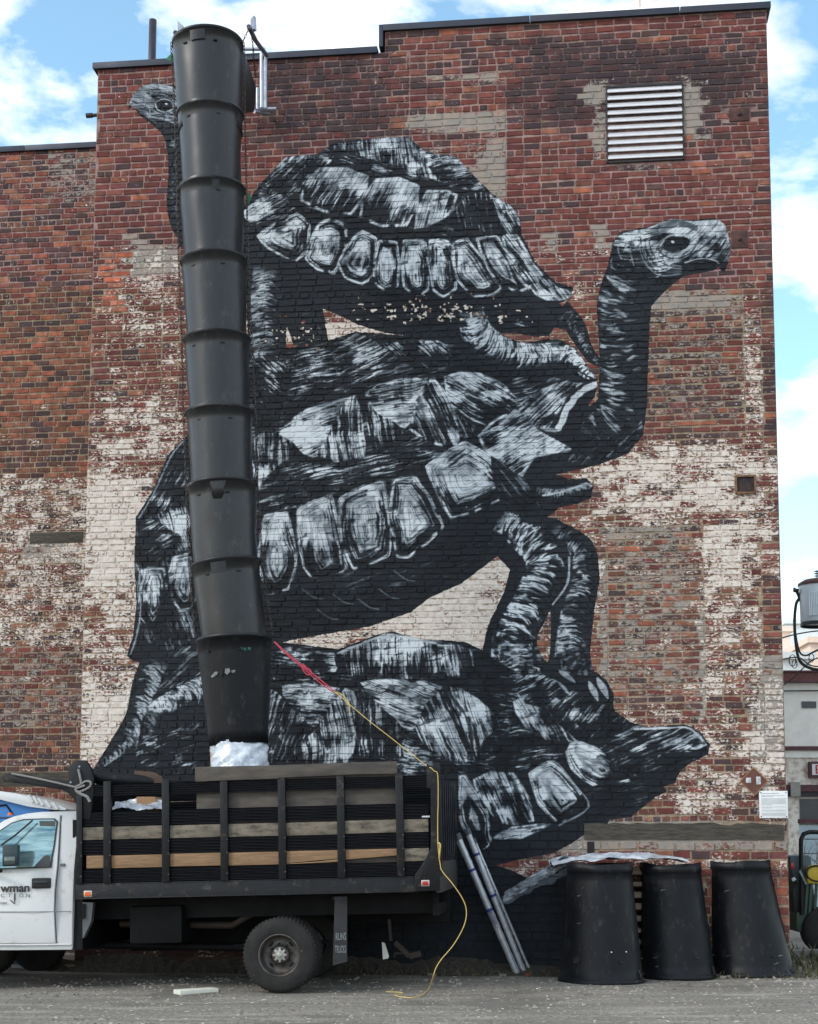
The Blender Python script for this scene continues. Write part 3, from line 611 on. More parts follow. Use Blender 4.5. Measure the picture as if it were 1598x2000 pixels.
    bp = n('ShaderNodeBump'); bp.inputs['Strength'].default_value = .7; bp.inputs['Distance'].default_value = .006
    hgt = math_('ADD', math_('MULTIPLY', mid, 1.0), math_('MULTIPLY', fine, .5)); l(hgt, bp.inputs['Height']); l(bp.outputs[0], b.inputs['Normal'])
    return m
M_BRICK = wall_material('painted_brick', True, False); M_MORT = wall_material('painted_mortar', True, True)
M_BRICK2 = wall_material('old_brick', False, False); M_MORT2 = wall_material('old_mortar', False, True)

def sbox(x, y, cx, cy, rx, ry, soft=.34):
    """soft box, 1 inside"""
    a = max(abs(x - cx) / rx, abs(y - cy) / ry); return max(0.0, min(1.0, (1 + soft - a) / (2 * soft)))
RED = [(116,64,58), (108,60,56), (122,70,62), (102,56,54), (128,80,70), (110,66,64), (112,60,54)]
DARK = [(74,60,64), (76,60,62), (88,68,66), (68,58,60), (88,68,66)]
ORANGE = [(160,96,74), (146,86,68), (154,102,82)]
BROWN = [(122,80,64), (110,72,60), (134,90,70), (98,66,56)]
# (cx, cy, rx, ry, amount) in photo pixels
WASH = [(275,560,85,70,.62),(275,640,90,45,.60),(280,720,90,30,.40),(278,830,92,70,.74),(225,1040,70,130,1.05),(215,1220,62,80,.62),(220,1410,66,90,1.0),
        (1340,940,180,75,.80),(1480,1000,36,120,.55),(1420,1080,55,75,.85),(1425,1260,60,130,.50),(850,1190,140,100,1.05),(620,1268,90,30,.95),(1010,1140,50,60,.8),(1100,1230,50,80,.45),
        (1160,1150,22,120,.5),(1150,560,60,60,.40),(1130,490,110,40,.22),(1470,720,26,150,.62),(1350,1440,170,50,.42),(1400,1540,120,50,.48),(1490,1460,36,120,.62),(1250,1000,90,30,.5),(1010,1730,60,30,.45),(1400,1690,130,12,.4),(640,650,150,20,1.1),(1100,650,60,50,.25),
        (740,640,90,22,1.0),(860,608,230,30,1.0),(1175,500,60,30,.25)]
SOOT_SHADE = [(1240,150,240,70,.85),(1180,215,200,40,.7),(1420,160,60,60,.7),(640,190,160,90,.62),(560,140,60,40,.7),(800,110,60,40,.3),(1510,500,16,520,.6),(1528,1200,16,500,.5),(1400,240,60,60,.35),(1350,700,100,150,.25),(1300,1150,60,90,.15),
        (1000,1850,560,50,.8),(300,1860,330,70,1.0),(300,1700,300,120,.5)]  # wall foot darkened; shade under and behind the truck painted in here
SMEAR = [(890,238,95,16,.95),(890,152,90,9,.5),(960,330,26,60,.8),(300,508,42,26,1.1),(268,500,14,40,.9),(1275,1200,88,185,.40),(1340,590,100,18,.75),(1360,720,105,150,.28),(1350,430,1,1,0),(1470,720,30,160,.3),
         (1500,1400,30,110,.75),(1500,1330,30,60,.6),(1110,1650,60,20,.8),(1280,1608,160,8,.7),(1340,1645,200,8,.9),(1165,180,24,20,.9),(1350,215,22,55,.85),(1170,260,16,50,.6),(1345,180,20,12,.9),(1260,325,90,10,.4),(1080,464,10,26,.8),(1172,462,10,26,.8),
         (1260,1040,90,20,.5),(1370,1300,14,120,.7),(1183,1250,14,160,.6),(880,300,110,50,.25),(1150,1180,40,160,.15)]
def mval(L, x, y):
    r = 0.0
    for cx, cy, rx, ry, a in L:
        if abs(x - cx) < rx * 1.5 and abs(y - cy) < ry * 1.5: r = max(r, a * sbox(x, y, cx, cy, rx, ry))
    return r
def pick(pal, rnd, v=.10):
    c = rnd.choice(pal); k = 1 + rnd.uniform(-v, v); return lin([min(255, q * k) for q in c])
def main_style(x, y, rnd):
    w = mval(WASH, x, y); s = mval(SOOT_SHADE, x, y); m = mval(SMEAR, x, y)
    r = rnd.random()
    w = w * .72 + (.14 if y > 860 else .0) + rnd.uniform(-.20, .20) * (1 if w > .1 or y > 860 else .3); m = m + rnd.uniform(-.14, .14) * (1 if m > .1 else .5) + .16
    if 200 < x < 243 and 488 < y < 606: pal = [(186,100,74), (168,92,72), (176,112,88)]; w *= .5; m *= .4
    elif y < 1000:
        dk = .10 + .6 * s; org = .03
        if x > 760 and x < 990 and y < 330: dk, org = .28, .16
        if x > 1240 and x < 1460 and 555 < y < 880: dk, org = .35, .06
        pal = DARK if r < dk else (ORANGE if r < dk + org else RED)
    elif False: pass
    elif sbox(x, y, 1275, 1200, 92, 190) > .5: pal = DARK if r < .28 else (ORANGE if r < .40 else (RED if r < .72 else BROWN))
    elif y > 1635: pal = RED if r < .75 else (DARK if r < .85 else ORANGE)
    else: pal = DARK if r < .22 else (BROWN if r < .55 else RED)
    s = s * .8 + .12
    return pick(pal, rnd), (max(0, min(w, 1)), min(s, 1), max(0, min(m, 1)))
def wing_style(x, y, rnd):
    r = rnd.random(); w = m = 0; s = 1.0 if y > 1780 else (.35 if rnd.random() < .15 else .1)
    if y < 640: pal = DARK if r < .38 else (ORANGE if r < .52 else BROWN if r < .7 else RED); w = .04; m = .12 + (.25 if 300 < y < 400 and x > 90 else 0)
    elif y < 790: pal = ORANGE if r < .42 else (DARK if r < .58 else BROWN)
    elif y < 930: pal = ORANGE if r < .25 else (DARK if r < .5 else BROWN); w = .22 if r > .86 else .05
    elif y < 1260: pal = DARK if r < .35 else (BROWN if r < .8 else RED); w = .50; m = .10
    else: pal = DARK if r < .35 else (BROWN if r < .7 else RED); w = .14; m = .35 if y < 1420 else .15
    if 40 < x < 150 and 1060 < y < 1100: m = .6
    w = max(0, w + rnd.uniform(-.12, .12)); m = max(0, m + .16 + rnd.uniform(-.12, .12))
    return pick(pal, rnd, .14), (w, s, m)

def courses(z0, z1, rnd, pitch):
    z = z0; out_ = []
    while z < z1 - .02:
        h = pitch(z) * rnd.uniform(.97, 1.03); out_.append((z, min(z + h, z1))); z += h
    return out_
def brick_wall(frame, root, u0, u1f, z0, z1, style, rnd, pitch, holes, seams, mb, mm, L0=.222, vis=None, mural=True, nind=300):
    """every brick gets its own chamfered, slightly crooked block; the ones that show largest are parts, the rest one joined part"""
    B = []
    for ci, (za, zb) in enumerate(courses(z0, z1, rnd, pitch)):
        u = u0 - rnd.uniform(0, .2); ue = u1f((za + zb) / 2); first = True
        header = ci % 7 == 3
        cuts = sorted([s for s, a, b in seams if a < (za + zb) / 2 < b])
        while u < ue - .01:
            L = (L0 * .5 if header else L0) * rnd.uniform(.93, 1.07)
            if rnd.random() < .04: L *= .55
            e = u + L; gap = .011
            for sct in cuts:
                if u < sct - .005 < e and sct - u > .02: e = sct; break
            if ue - e < .07: e = ue
            e = min(e, ue)
            a = max(u, u0) + rnd.uniform(.005, .010); b = e - rnd.uniform(.005, .010)
            za2, zb2 = za + rnd.uniform(.006, .011), zb - rnd.uniform(.006, .011)
            u = e
            if b - a < .025 or zb2 - za2 < .02: continue
            rects = [(a, b, za2, zb2)]
            for (h0, h1, g0, g1) in holes:
                nr = []
                for (p, q, r_, t) in rects:
                    if q <= h0 or p >= h1 or t <= g0 or r_ >= g1: nr.append((p, q, r_, t)); continue
                    if t > g1 + .02 and r_ < g1: nr.append((p, q, g1 + .006, t)); continue
                    if r_ < g0 - .02 and t > g0: nr.append((p, q, r_, g0 - .006)); continue
                    if p < h0 - .03: nr.append((p, h0 - .008, r_, t))
                    if q > h1 + .03: nr.append((h1 + .008, q, r_, t))
                rects = nr
            B += rects
    rows = []
    for (a, b, c, d) in B:
        x, y = frame.px((a + b) / 2, 0, (c + d) / 2)
        xa, ya = frame.px(a, 0, c); xb, yb = frame.px(b, 0, d)
        rows.append([abs((xb - xa) * (yb - ya)), a, b, c, d, x, y])
    seen = [r for r in rows if vis(r[5], r[6])] if vis else rows
    seen.sort(key=lambda r: -r[0]); ind = set(id(r) for r in seen[:nind])
    def geom(r, org=(0, 0)):
        _, a, b, c, d, x, y = r
        pr = rnd.uniform(.002, .009); j = lambda s: rnd.uniform(-s, s)
        ch = .005; tilt = j(.0025)
        o4 = [(a, c), (b, c), (b, d), (a, d)]
        wv_ = lambda u: .0045 * math.sin(u * 2.1 + c * 9) + .0035 * math.sin(u * 5.3 + c * 23)
        outr = [(p[0] + j(.0045) - org[0], .012, p[1] + j(.0038) + wv_(p[0]) - org[1]) for p in o4]
        cx, cz = (a + b) / 2 - org[0], (c + d) / 2 - org[1]
        inn = []
        for q in outr:
            inn.append((q[0] + (ch if q[0] < cx else -ch), -pr + tilt * (1 if q[0] < cx else -1) + j(.0012), q[2] + (ch if q[2] < cz else -ch)))
        return outr + inn, [(4, 5, 6, 7), (0, 1, 5, 4), (1, 2, 6, 5), (2, 3, 7, 6), (3, 0, 4, 7)]
    def fill(name, V, Fc, C, Wr, org, par, m, kind=None, loc=None):
        me = bpy.data.meshes.new(name); me.from_pydata(V, [], Fc); me.update()
        co = np.empty(len(V) * 3, np.float32); me.vertices.foreach_get('co', co); co = co.reshape(-1, 3)
        lv = np.empty(len(me.loops), np.int32); me.loops.foreach_get('vertex_index', lv)
        uu = co[lv][:, 0] + org[0]; zz = co[lv][:, 2] + org[1]
        um = me.uv_layers.new(name='metres'); um.data.foreach_set('uv', np.stack([uu, zz], 1).ravel().astype(np.float32))
        if mural: ui = me.uv_layers.new(name='mural'); ui.data.foreach_set('uv', np.stack([uu * TS / TW, zz * TS / TH_], 1).ravel().astype(np.float32))
        ca = me.color_attributes.new('bcol', 'FLOAT_COLOR', 'POINT'); ca.data.foreach_set('color', np.array(C, np.float32).ravel())
        cw = me.color_attributes.new('wear_shade', 'FLOAT_COLOR', 'POINT'); cw.data.foreach_set('color', np.array(Wr, np.float32).ravel())
        o = link(name, me, m, par, loc=loc)
        if kind: o['kind'] = kind
        return o
    V, Fc, C, Wr = [], [], [], []
    for r in rows:
        col, we = style(r[5], r[6], rnd)
        if id(r) in ind:
            org = ((r[1] + r[2]) / 2, (r[3] + r[4]) / 2); v, f = geom(r, org)
            fill('brick', v, f, [(*col, 1)] * 8, [(*we, 1)] * 8, org, root, mb, loc=(org[0], 0, org[1]))
        else:
            v, f = geom(r); n = len(V); V += v; Fc += [tuple(i + n for i in q) for q in f]; C += [(*col, 1)] * 8; Wr += [(*we, 1)] * 8
    fill('brick_courses', V, Fc, C, Wr, (0, 0), root, mb, 'stuff')
    # mortar bed, a fine grid so that stains follow it
    nu = int((u1f(0) - u0) / .11); V = []; C = []; Wr = []; Fc = []
    nzc = int((z1 - z0) / .11)
    for i in range(nzc + 1):
        for k in range(nu + 1):
            uu = u0 + (u1f(0) - u0) * k / nu; zz = z0 + (z1 - z0) * i / nzc; uc = min(uu, u1f(zz))
            V.append((uc, .0035 + rnd.uniform(-.001, .001), zz)); x, y = frame.px(uc, 0, zz); _, we = style(x, y, rnd)
            base = lin((160,132,125)) if y < 560 else lin((154,134,114)); C.append((*[q * rnd.uniform(.9, 1.1) for q in base], 1)); Wr.append((*we, 1))
    for i in range(nzc):
        for k in range(nu):
            a = i * (nu + 1) + k; u_, z_ = (V[a][0] + V[a + 1][0]) / 2, (V[a][2] + V[a + nu + 1][2]) / 2
            if False: continue
            Fc.append((a, a + 1, a + nu + 2, a + nu + 1))
    fill('mortar_bed', V, Fc, C, Wr, (0, 0), root, mm)
    return len(rows)

bld = thing('brick_building', 'tall brick building with black and white tortoise mural and stepped parapet', 'building', WF.loc, (0, 0, WALPHA))
lv = [WF.P(1184, 172), WF.P(1336, 312)]; H_L = (lv[0][0], lv[1][0], lv[1][1], lv[0][1])
bm0 = WF.P(1140, 1605); bm1 = WF.P(1532, 1642); H_B = (bm0[0], bm1[0], bm1[1], bm0[1])
def rect(x0, y0, x1, y1):
    a = WF.P(x0, y0); b = WF.P(x1, y1); return (a[0], b[0], b[1], a[1])
H_P1 = rect(1428, 452, 1461, 484); H_P2 = rect(1437, 931, 1475, 963); H_P3 = rect(1424, 212, 1464, 236)
holes = [H_L, H_B, H_P1, H_P2, H_P3]
def pitch_main(z):
    if z > 9.6: return .0885
    if z > 7.8: return .082
    if z > 3.2: return .0775
    if z > 1.95: return .084
    if z > 1.75: return .095
    return .108
sm = lambda px, ya, yb: (WF.P(px, ya)[0], WF.P(px, yb)[1], WF.P(px, ya)[1])
seams = [sm(988, 150, 400), sm(1450, 560, 870), sm(1486, 1060, 1500), sm(1185, 1015, 1420), sm(1372, 1015, 1400), sm(800, 95, 260), sm(972, 1090, 1230), sm(320, 470, 900)]
edge_rnd = random.Random(3)
jag = {}
def u1f(z): return UW
def vis_main(x, y):
    if not (0 <= x <= 1598 and 0 <= y <= 2000): return False
    if 335 < x < 535 and 50 < y < 1500: return False
    if y > 1500 and x < 905: return False
    if y > 1690 and x > 1090: return False
    return True
rw = random.Random(5)
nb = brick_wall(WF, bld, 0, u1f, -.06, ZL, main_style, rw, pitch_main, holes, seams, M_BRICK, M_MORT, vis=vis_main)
brick_wall(WF, bld, USTEP, u1f, ZL, ZR, main_style, rw, pitch_main, [], seams, M_BRICK, M_MORT, vis=lambda x, y: False, nind=0)
print('bricks', nb)
# ---------------------------------------------------------------- the rest of the main block
m_core = mat('rendered_core', (120,104,96), .9); m_cop = mat('coping_metal', (60,63,72), .45, .6, var=.2, scale=3, bump=.05)
m_roof = mat('roof_felt', (70,70,72), .9)
MB().box(.0, UW, .03, 9, -.06, ZL - .01).box(USTEP, UW, .03, 9, ZL - .01, ZR - .01).build('wall_core', m_core, bld)
MB().box(.1, USTEP, .3, 8.8, ZL - .012, ZL - .004).build('roof', m_roof, bld)
def bricks_side(): pass
# metal coping: face, drip and joints, in lengths
def coping(par, u0, u1, z, h=.068, back=.32):
    L = 1.9; u = u0
    while u < u1 - .05:
        e = min(u + L, u1)
        MB().box(u, e - .008, -.045, back, z - .012, z + h).box(u, e - .008, -.052, -.045, z - .02, z + h - .004).build('coping_length', m_cop, par, .004)
        u = e
coping(bld, -.06, USTEP - .045, ZL); coping(bld, USTEP - .02, UW + .06, ZR)
MB().box(USTEP - .075, USTEP - .02, -.045, .32, ZL + .06, ZR + .066).build('coping_upstand', m_cop, bld, .003)
# right-hand end wall returns: quoin bricks read from the corner
# louvred vent
h0, h1, g0, g1 = H_L
vt = MB(); w_ = .035
for q in ((h0, h1, g1 - .012, g1 + .012), (h0, h1, g0 - .006, g0 + .012)): vt.box(q[0], q[1], -.03, .03, q[2], q[3])
for q in ((h0 - .003, h0 + .014), (h1 - .014, h1 + .003)): vt.box(q[0], q[1], -.03, .03, g0 - .006, g1 + .012)
m_lf = mat('vent_frame_dark', (46,44,46), .6, .2); m_ls = mat('vent_slat_aluminium', (225,224,226), .42, .35, var=.12, scale=8, bump=.05)
vent = vt.build('vent_frame', m_lf, bld)
MB().box(h0, h1, .021, .029, g0, g1).build('vent_backing', mat('vent_dark', (14,14,15), .9), vent)
n = 10; st = (g1 - g0 - .02) / n
for i in range(n):
    zt = g1 - .012 - i * st
    mb = MB(); a = (-.006, zt); b = (-.046, zt - st * .70)
    mb.add([(h0 + .014, a[0], a[1]), (h1 - .014, a[0], a[1]), (h1 - .014, b[0], b[1]), (h0 + .014, b[0], b[1]),
            (h0 + .014, a[0] + .01, a[1]), (h1 - .014, a[0] + .01, a[1]), (h1 - .014, b[0] + .01, b[1] - .004), (h0 + .014, b[0] + .01, b[1] - .004)],
           [(0, 3, 2, 1), (4, 5, 6, 7), (0, 1, 5, 4), (3, 7, 6, 2)])
    mb.build('slat', m_ls, vent)
# weathered timber lintel let into the wall
a, b, c, d = H_B
tb = MB(); nx = 26; rt = random.Random(9)
top = [(a + .004 + (b - a - .008) * i / nx, d - .01 - rt.random() * .02 - (.02 if i in (18, 19, 24, 25, 26) else 0)) for i in range(nx + 1)]
bot = [(a + .004 + (b - a - .008) * i / nx, c + .008 + rt.random() * .01) for i in range(nx + 1)]
tb.prism(bot + top[::-1], -.012, .03)
tb.build('timber_lintel', mat('old_timber', (84,77,68), .95, var=.4, scale=5, stretch=(1, 1, 9), bump=.8, bscale=24, rgb2=(50,48,44), dirt=((104,96,84), 9, .6)), bld)
# rust-stained steel anchor plates
m_rust = mat('rusty_plate', (92,60,54), .8, .3, var=.35, scale=9, bump=.3, rgb2=(62,46,46))
m_rust2 = mat('rusty_recess', (74,54,50), .8, .2, rgb2=(40,36,40), scale=6, bump=.3); m_rf = mat('rusty_rim', (128,98,70), .9, .1, rgb2=(90,62,50), scale=14)
for (a, b, c, d), mm_ in ((H_P1, m_rust), (H_P2, m_rust2), (H_P3, m_rust)):
    p = MB().box(a, b, -.014, .03, c, d).build('anchor_plate', mm_, bld, .004)
    if mm_ is m_rust2:
        f = MB()
        for q in ((a, b, d - .012, d + .012), (a, b, c - .012, c + .012), (a - .012, a + .012, c - .012, d + .012), (b - .012, b + .012, c - .012, d + .012)): f.box(q[0], q[1], -.034, -.013, q[2], q[3])
        f.build('rim', m_rf, p)
    else: MB().lathe([(0, -.04), (.022, -.04), (.026, -.013)], 12, ((a + b) / 2, 0, (c + d) / 2), 'y').build('bolt', m_rust2, p)
# black bolt hole frame under the lintel and a flue standing on the roof, stub pipe out of the left flank
a = WF.P(1147, 1644); b = WF.P(1161, 1668); MB().box(a[0], b[0], -.013, .02, b[1], a[1]).build('iron_wedge', mat('black_iron', (30,26,26), .8, bump=.3), bld)
p = WF.P(297, 120, .8); MB().lathe([(.052, -.1), (.052, .60), (.045, .60), (.045, .1)], 20, (p[0], .8, p[1])).build('flue_pipe', mat('flue', (56,54,66), .5, .5), bld)
q = WF.P(186, 225, .12); MB().tube([(q[0] - .10, .12, q[1]), (.02, .12, q[1])], .024, 12).tube([(q[0] - .12, .12, q[1]), (q[0] - .04, .12, q[1])], .033, 12).build('stub_pipe', m_lf, bld)
p = WF.P(1250, 10, .3); MB().tube([(p[0], .3, p[1] - .02), (p[0], .3, p[1] + .12)], .008, 6).build('lightning_rod', mat('brass_rod', (190,150,110), .5, .6), bld)
# ---------------------------------------------------------------- left wing
wing = thing('brick_building', 'lower brick wing set back at the left, patched in orange and dark brick', 'building', LF.loc, (0, 0, WALPHA))
rl = random.Random(12); holes2 = []
bt0 = LF.P(58, 1040); bt1 = LF.P(162, 1060); HB2 = (bt0[0], bt1[0], bt1[1], bt0[1])
bt2 = LF.P(-20, 1508); bt3 = LF.P(150, 1536); HB3 = (bt2[0], bt3[0] + .6, bt3[1], bt2[1])
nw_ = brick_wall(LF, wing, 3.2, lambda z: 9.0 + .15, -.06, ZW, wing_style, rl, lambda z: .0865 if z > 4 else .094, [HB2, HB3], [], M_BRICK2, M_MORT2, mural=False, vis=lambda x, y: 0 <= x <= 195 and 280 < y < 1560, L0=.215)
for hb in (HB2, HB3):
    MB().box(hb[0] + .005, hb[1] - .005, -.008, .03, hb[2] + .006, hb[3] - .006).build('timber_plate', MATS['old_timber'], wing, .004)
MB().box(3.2, 9.1, .03, 8, -.06, ZW - .01).build('wall_core', m_core, wing)
coping(wing, 3.15, 9.0, ZW)

# ================================================================ ground
m_g = bpy.data.materials.new('gravelly_asphalt'); m_g.use_nodes = True
def ground_mat(m):
    nt = m.node_tree; l = nt.links.new; b = nt.nodes['Principled BSDF']; b.inputs['Roughness'].default_value = .93
    def nn(sc, d=8, r=.7, st=(1, 1, 1)):
        t = nt.nodes.new('ShaderNodeTexCoord'); mp = nt.nodes.new('ShaderNodeMapping'); mp.inputs['Scale'].default_value = st
        x = nt.nodes.new('ShaderNodeTexNoise'); x.inputs['Scale'].default_value = sc; x.inputs['Detail'].default_value = d; x.inputs['Roughness'].default_value = r
        l(t.outputs['Object'], mp.inputs[0]); l(mp.outputs[0], x.inputs[0]); return x.outputs[0]
    def ramp(v, a, b_, ca, cb):
        r = nt.nodes.new('ShaderNodeValToRGB'); r.color_ramp.elements[0].position = a; r.color_ramp.elements[1].position = b_
        r.color_ramp.elements[0].color = (*ca, 1); r.color_ramp.elements[1].color = (*cb, 1); l(v, r.inputs[0]); return r.outputs[0]
    def mix(f, a, c):
        x = nt.nodes.new('ShaderNodeMix'); x.data_type = 'RGBA'; l(f, x.inputs[0])
        for i, v in ((6, a), (7, c)):
            if isinstance(v, tuple): x.inputs[i].default_value = (*v, 1)
            else: l(v, x.inputs[i])
        return x.outputs[2]
    base = ramp(nn(.9, 6, .6, (.5, 2.4, 1)), .38, .62, lin((128,124,116)), lin((160,155,145)))
    sp = ramp(nn(22, 6, .85), .44, .56, (0, 0, 0), (1, 1, 1)); base = mix(sp, base, mix(nn(7), lin((84,78,70)), lin((112,104,92))))
    sp2 = ramp(nn(60, 3, .7), .66, .70, (0, 0, 0), (1, 1, 1)); base = mix(sp2, base, lin((190,184,172)))
    st = ramp(nn(2.1, 8, .7, (1, 3, 1)), .56, .70, (0, 0, 0), (1, 1, 1)); base = mix(st, base, lin((88,82,76)))
    tr = ramp(nn(1.3, 5, .5, (.5, 2.2, 1)), .50, .66, (0, 0, 0), (.45, .45, .45)); base = mix(tr, base, lin((104,97,86)))
    tr2 = ramp(nn(1.9, 5, .5, (.4, 2.5, 1)), .54, .70, (0, 0, 0), (.4, .4, .4)); base = mix(tr2, base, lin((178,172,160)))
    pt = ramp(nn(.55, 7, .65), .55, .60, (0, 0, 0), (.6, .6, .6)); base = mix(pt, base, lin((86,82,76)))
    l(base, b.inputs['Base Color'])
    bp = nt.nodes.new('ShaderNodeBump'); bp.inputs['Strength'].default_value = .9; bp.inputs['Distance'].default_value = .012; l(nn(45, 6, .8), bp.inputs['Height']); l(bp.outputs[0], b.inputs['Normal'])
ground_mat(m_g)
gm = MB(); rg = random.Random(2)
def gz(x, y):
    return .012 * math.sin(x * 1.7 + y * .6) * math.sin(y * 1.1) + .006 * math.sin(x * 5.1 + 1) * math.sin(y * 4.3)
xs = [-400, -120, -40, -15] + [-9 + .3 * i for i in range(61)] + [15, 40, 120, 400]; ys = [-200, -40, -5, 4] + [9 + .25 * i for i in range(45)] + [24, 40, 120, 600, 2500]
for y in ys:
    for x in xs: gm.v.append((x, y, gz(x, y) if -9 <= x <= 9 and 9 <= y <= 20 else 0))
nx = len(xs)
for j in range(len(ys) - 1):
    for i in range(nx - 1): a = j * nx + i; gm.f.append((a, a + 1, a + nx + 1, a + nx)); gm.sm.append(True)
tag(gm.build('ground', m_g), kind='structure')
# loose stones and crumbs of brick
m_st = mat('loose_stone', (150,142,130), .9, var=.5, scale=.9, rgb2=(86,80,74)); st_ = MB()
for i in range(9000):
    x = rg.uniform(-5.2, 5.4); y = 11.6 + 5.2 * rg.random() ** 1.1; s = .004 + .022 * rg.random() ** 4.5
    if 14.8 < y: s *= 1.25
    z = gz(x, y); o = [(s * rg.uniform(.6, 1.3), s * rg.uniform(.6, 1.3)) for _ in range(5)]
    th = rg.uniform(0, 6); pts = [(x + o[k][0] * math.cos(th + k * 1.257), y + o[k][1] * math.sin(th + k * 1.257), z - .002) for k in range(5)]
    st_.add(pts + [(x + rg.uniform(-.3, .3) * s, y + rg.uniform(-.3, .3) * s, z + s * rg.uniform(.4, .9))], [(k, (k + 1) % 5, 5) for k in range(5)])
tag(st_.build('gravel', m_st), kind='stuff', label='loose stones and grit scattered over the yard surface')
lt = MB()
for i in range(420):
    x = rg.uniform(-5.2, 5.2); y = rg.uniform(12, 17); s = .006 + .016 * rg.random() ** 3; z = gz(x, y); th = rg.uniform(0, 6.3)
    lt.bar((x, y, z + .003), (x + math.cos(th) * s * 2.5, y + math.sin(th) * s * 2.5, z + .006), s, .003)
tag(lt.build('litter_scraps', mat('pale_scrap', (215,210,198), .8, var=.3)), kind='stuff', label='tiny pale scraps of litter on the yard')
# weeds along the wall foot
m_weed = mat('weed_leaf', (66,70,50), .8, var=.4, scale=8, rgb2=(84,78,54))
wd = MB()
for i in range(1300):
    u = rg.uniform(3.2, UW + .5) if i % 3 else rg.uniform(0, UW + 2.5)
    q = WF.m @ Vector((u, -rg.random() ** 2 * .55 - .02, 0)); h = .02 + .10 * rg.random() ** 3; th = rg.uniform(0, 6.3); w = .004 + .007 * rg.random()
    d = Vector((math.cos(th), math.sin(th), 0)); n_ = Vector((-d.y, d.x, 0)) * w; t_ = q + d * h * rg.uniform(.2, .9) + Vector((0, 0, h))
    m_ = (q + t_) / 2 + Vector((0, 0, h * .2)); wd.add([q - n_ * .5, q + n_ * .5, m_ + n_, t_, m_ - n_], [(0, 1, 2, 3, 4)])
for i in range(1500):
    g = Vector((rg.uniform(4.2, 8.5), rg.uniform(16.6, 20), 0)); h = .05 + .2 * rg.random() ** 2; th = rg.uniform(0, 6.3); w = .008 + .012 * rg.random()
    d = Vector((math.cos(th), math.sin(th), 0)); n_ = Vector((-d.y, d.x, 0)) * w; t_ = g + d * h * rg.uniform(.2, .9) + Vector((0, 0, h)); m_ = (g + t_) / 2 + Vector((0, 0, h * .2))
    wd.add([g - n_ * .5, g + n_ * .5, m_ + n_, t_, m_ - n_], [(0, 1, 2, 3, 4)])
tag(wd.build('weeds', m_weed), kind='stuff', label='low straggly weeds along the foot of the brick wall')
# dark bank of dirt, leaves and scraps, added to deepen shade under the truck
bk = MB(); nb_ = 120
for i in range(nb_ + 1):
    u = -.2 + 9.0 * i / nb_; h = .10 + .10 * abs(math.sin(u * 2.3) * math.sin(u * .9 + 1)) + rg.uniform(-.02, .03); h *= 1 if u < 5.4 else max(.25, 1 - (u - 5.4) * .5)
    for (dy, k) in ((0, 1), (-.10, .8 + rg.uniform(-.1, .1)), (-.24, .4 + rg.uniform(-.15, .15)), (-.42, .0)):
        q = WF.m @ Vector((u, dy - .012 + rg.uniform(-.02, .01) * (dy != 0), h * k - (.012 if k == 0 else 0))); bk.v.append(tuple(q))
for i in range(nb_):
    for k in range(3): a = i * 4 + k; bk.f.append((a, a + 1, a + 5, a + 4)); bk.sm.append(False)
tag(bk.build('dirt_bank', mat('dark_dirt', (66,60,50), .95, var=.6, scale=22, bump=1.0, bscale=60, rgb2=(30,30,24), dirt=((110,100,86), 30, .66))), kind='stuff', label='dark bank of dirt and leaf litter added along the wall foot to deepen shade')
# rubble along the wall foot, pieces one can pick out
m_rb = mat('rubble_brick', (120,74,62), .9, var=.4); m_rc = mat('rubble_concrete', (128,122,112), .9, var=.3)
for i in range(26):
    u = rg.uniform(3.6, UW + .2); q = WF.m @ Vector((u, -rg.uniform(.03, .6), 0)); s = rg.uniform(.02, .06)
    pts = [(rg.uniform(.6, 1) * s * a_, rg.uniform(.6, 1) * s * .7 * b_, rg.uniform(.5, .9) * s * c_) for a_ in (-1, 1) for b_ in (-1, 1) for c_ in (0, 1)]
    o = MB().add(pts, [(0, 1, 3, 2), (4, 6, 7, 5), (0, 4, 5, 1), (2, 3, 7, 6), (0, 2, 6, 4), (1, 5, 7, 3)]).build('rubble_lump', m_rb if i % 2 else m_rc, None, .004, loc=q, rot=(0, 0, rg.uniform(0, 6)))
    tag(o, 'small broken lump of masonry lying at the foot of the mural wall', 'rubble', 'rubble lumps at the wall foot')
# ================================================================ debris chute hung from the parapet
m_pl = mat('black_plastic', (22,24,27), .34, 0, var=.25, scale=3.5, bump=.10, bscale=18, spec=.5, stretch=(1, 1, .45), dirt=((50,49,46), 11, .55))
m_pl2 = mat('scuffed_plastic', (20,22,26), .46, 0, var=.25, scale=3, bump=.12, bscale=14, spec=.22, stretch=(1, 1, .5), dirt=((48,48,46), 11, .55))
m_rimp = mat('rim_plastic', (34,36,39), .4, 0, spec=.3, var=.2, scale=5, bump=.1)
m_chain = mat('galvanised_chain', (92,88,84), .55, .7, var=.4, scale=30, rgb2=(60,48,40)); m_gal = mat('galvanised_tube', (170,174,184), .38, .8, var=.25, scale=12, bump=.05)
m_dk = mat('slot_black', (8,8,9), .8)
YC = 15.55
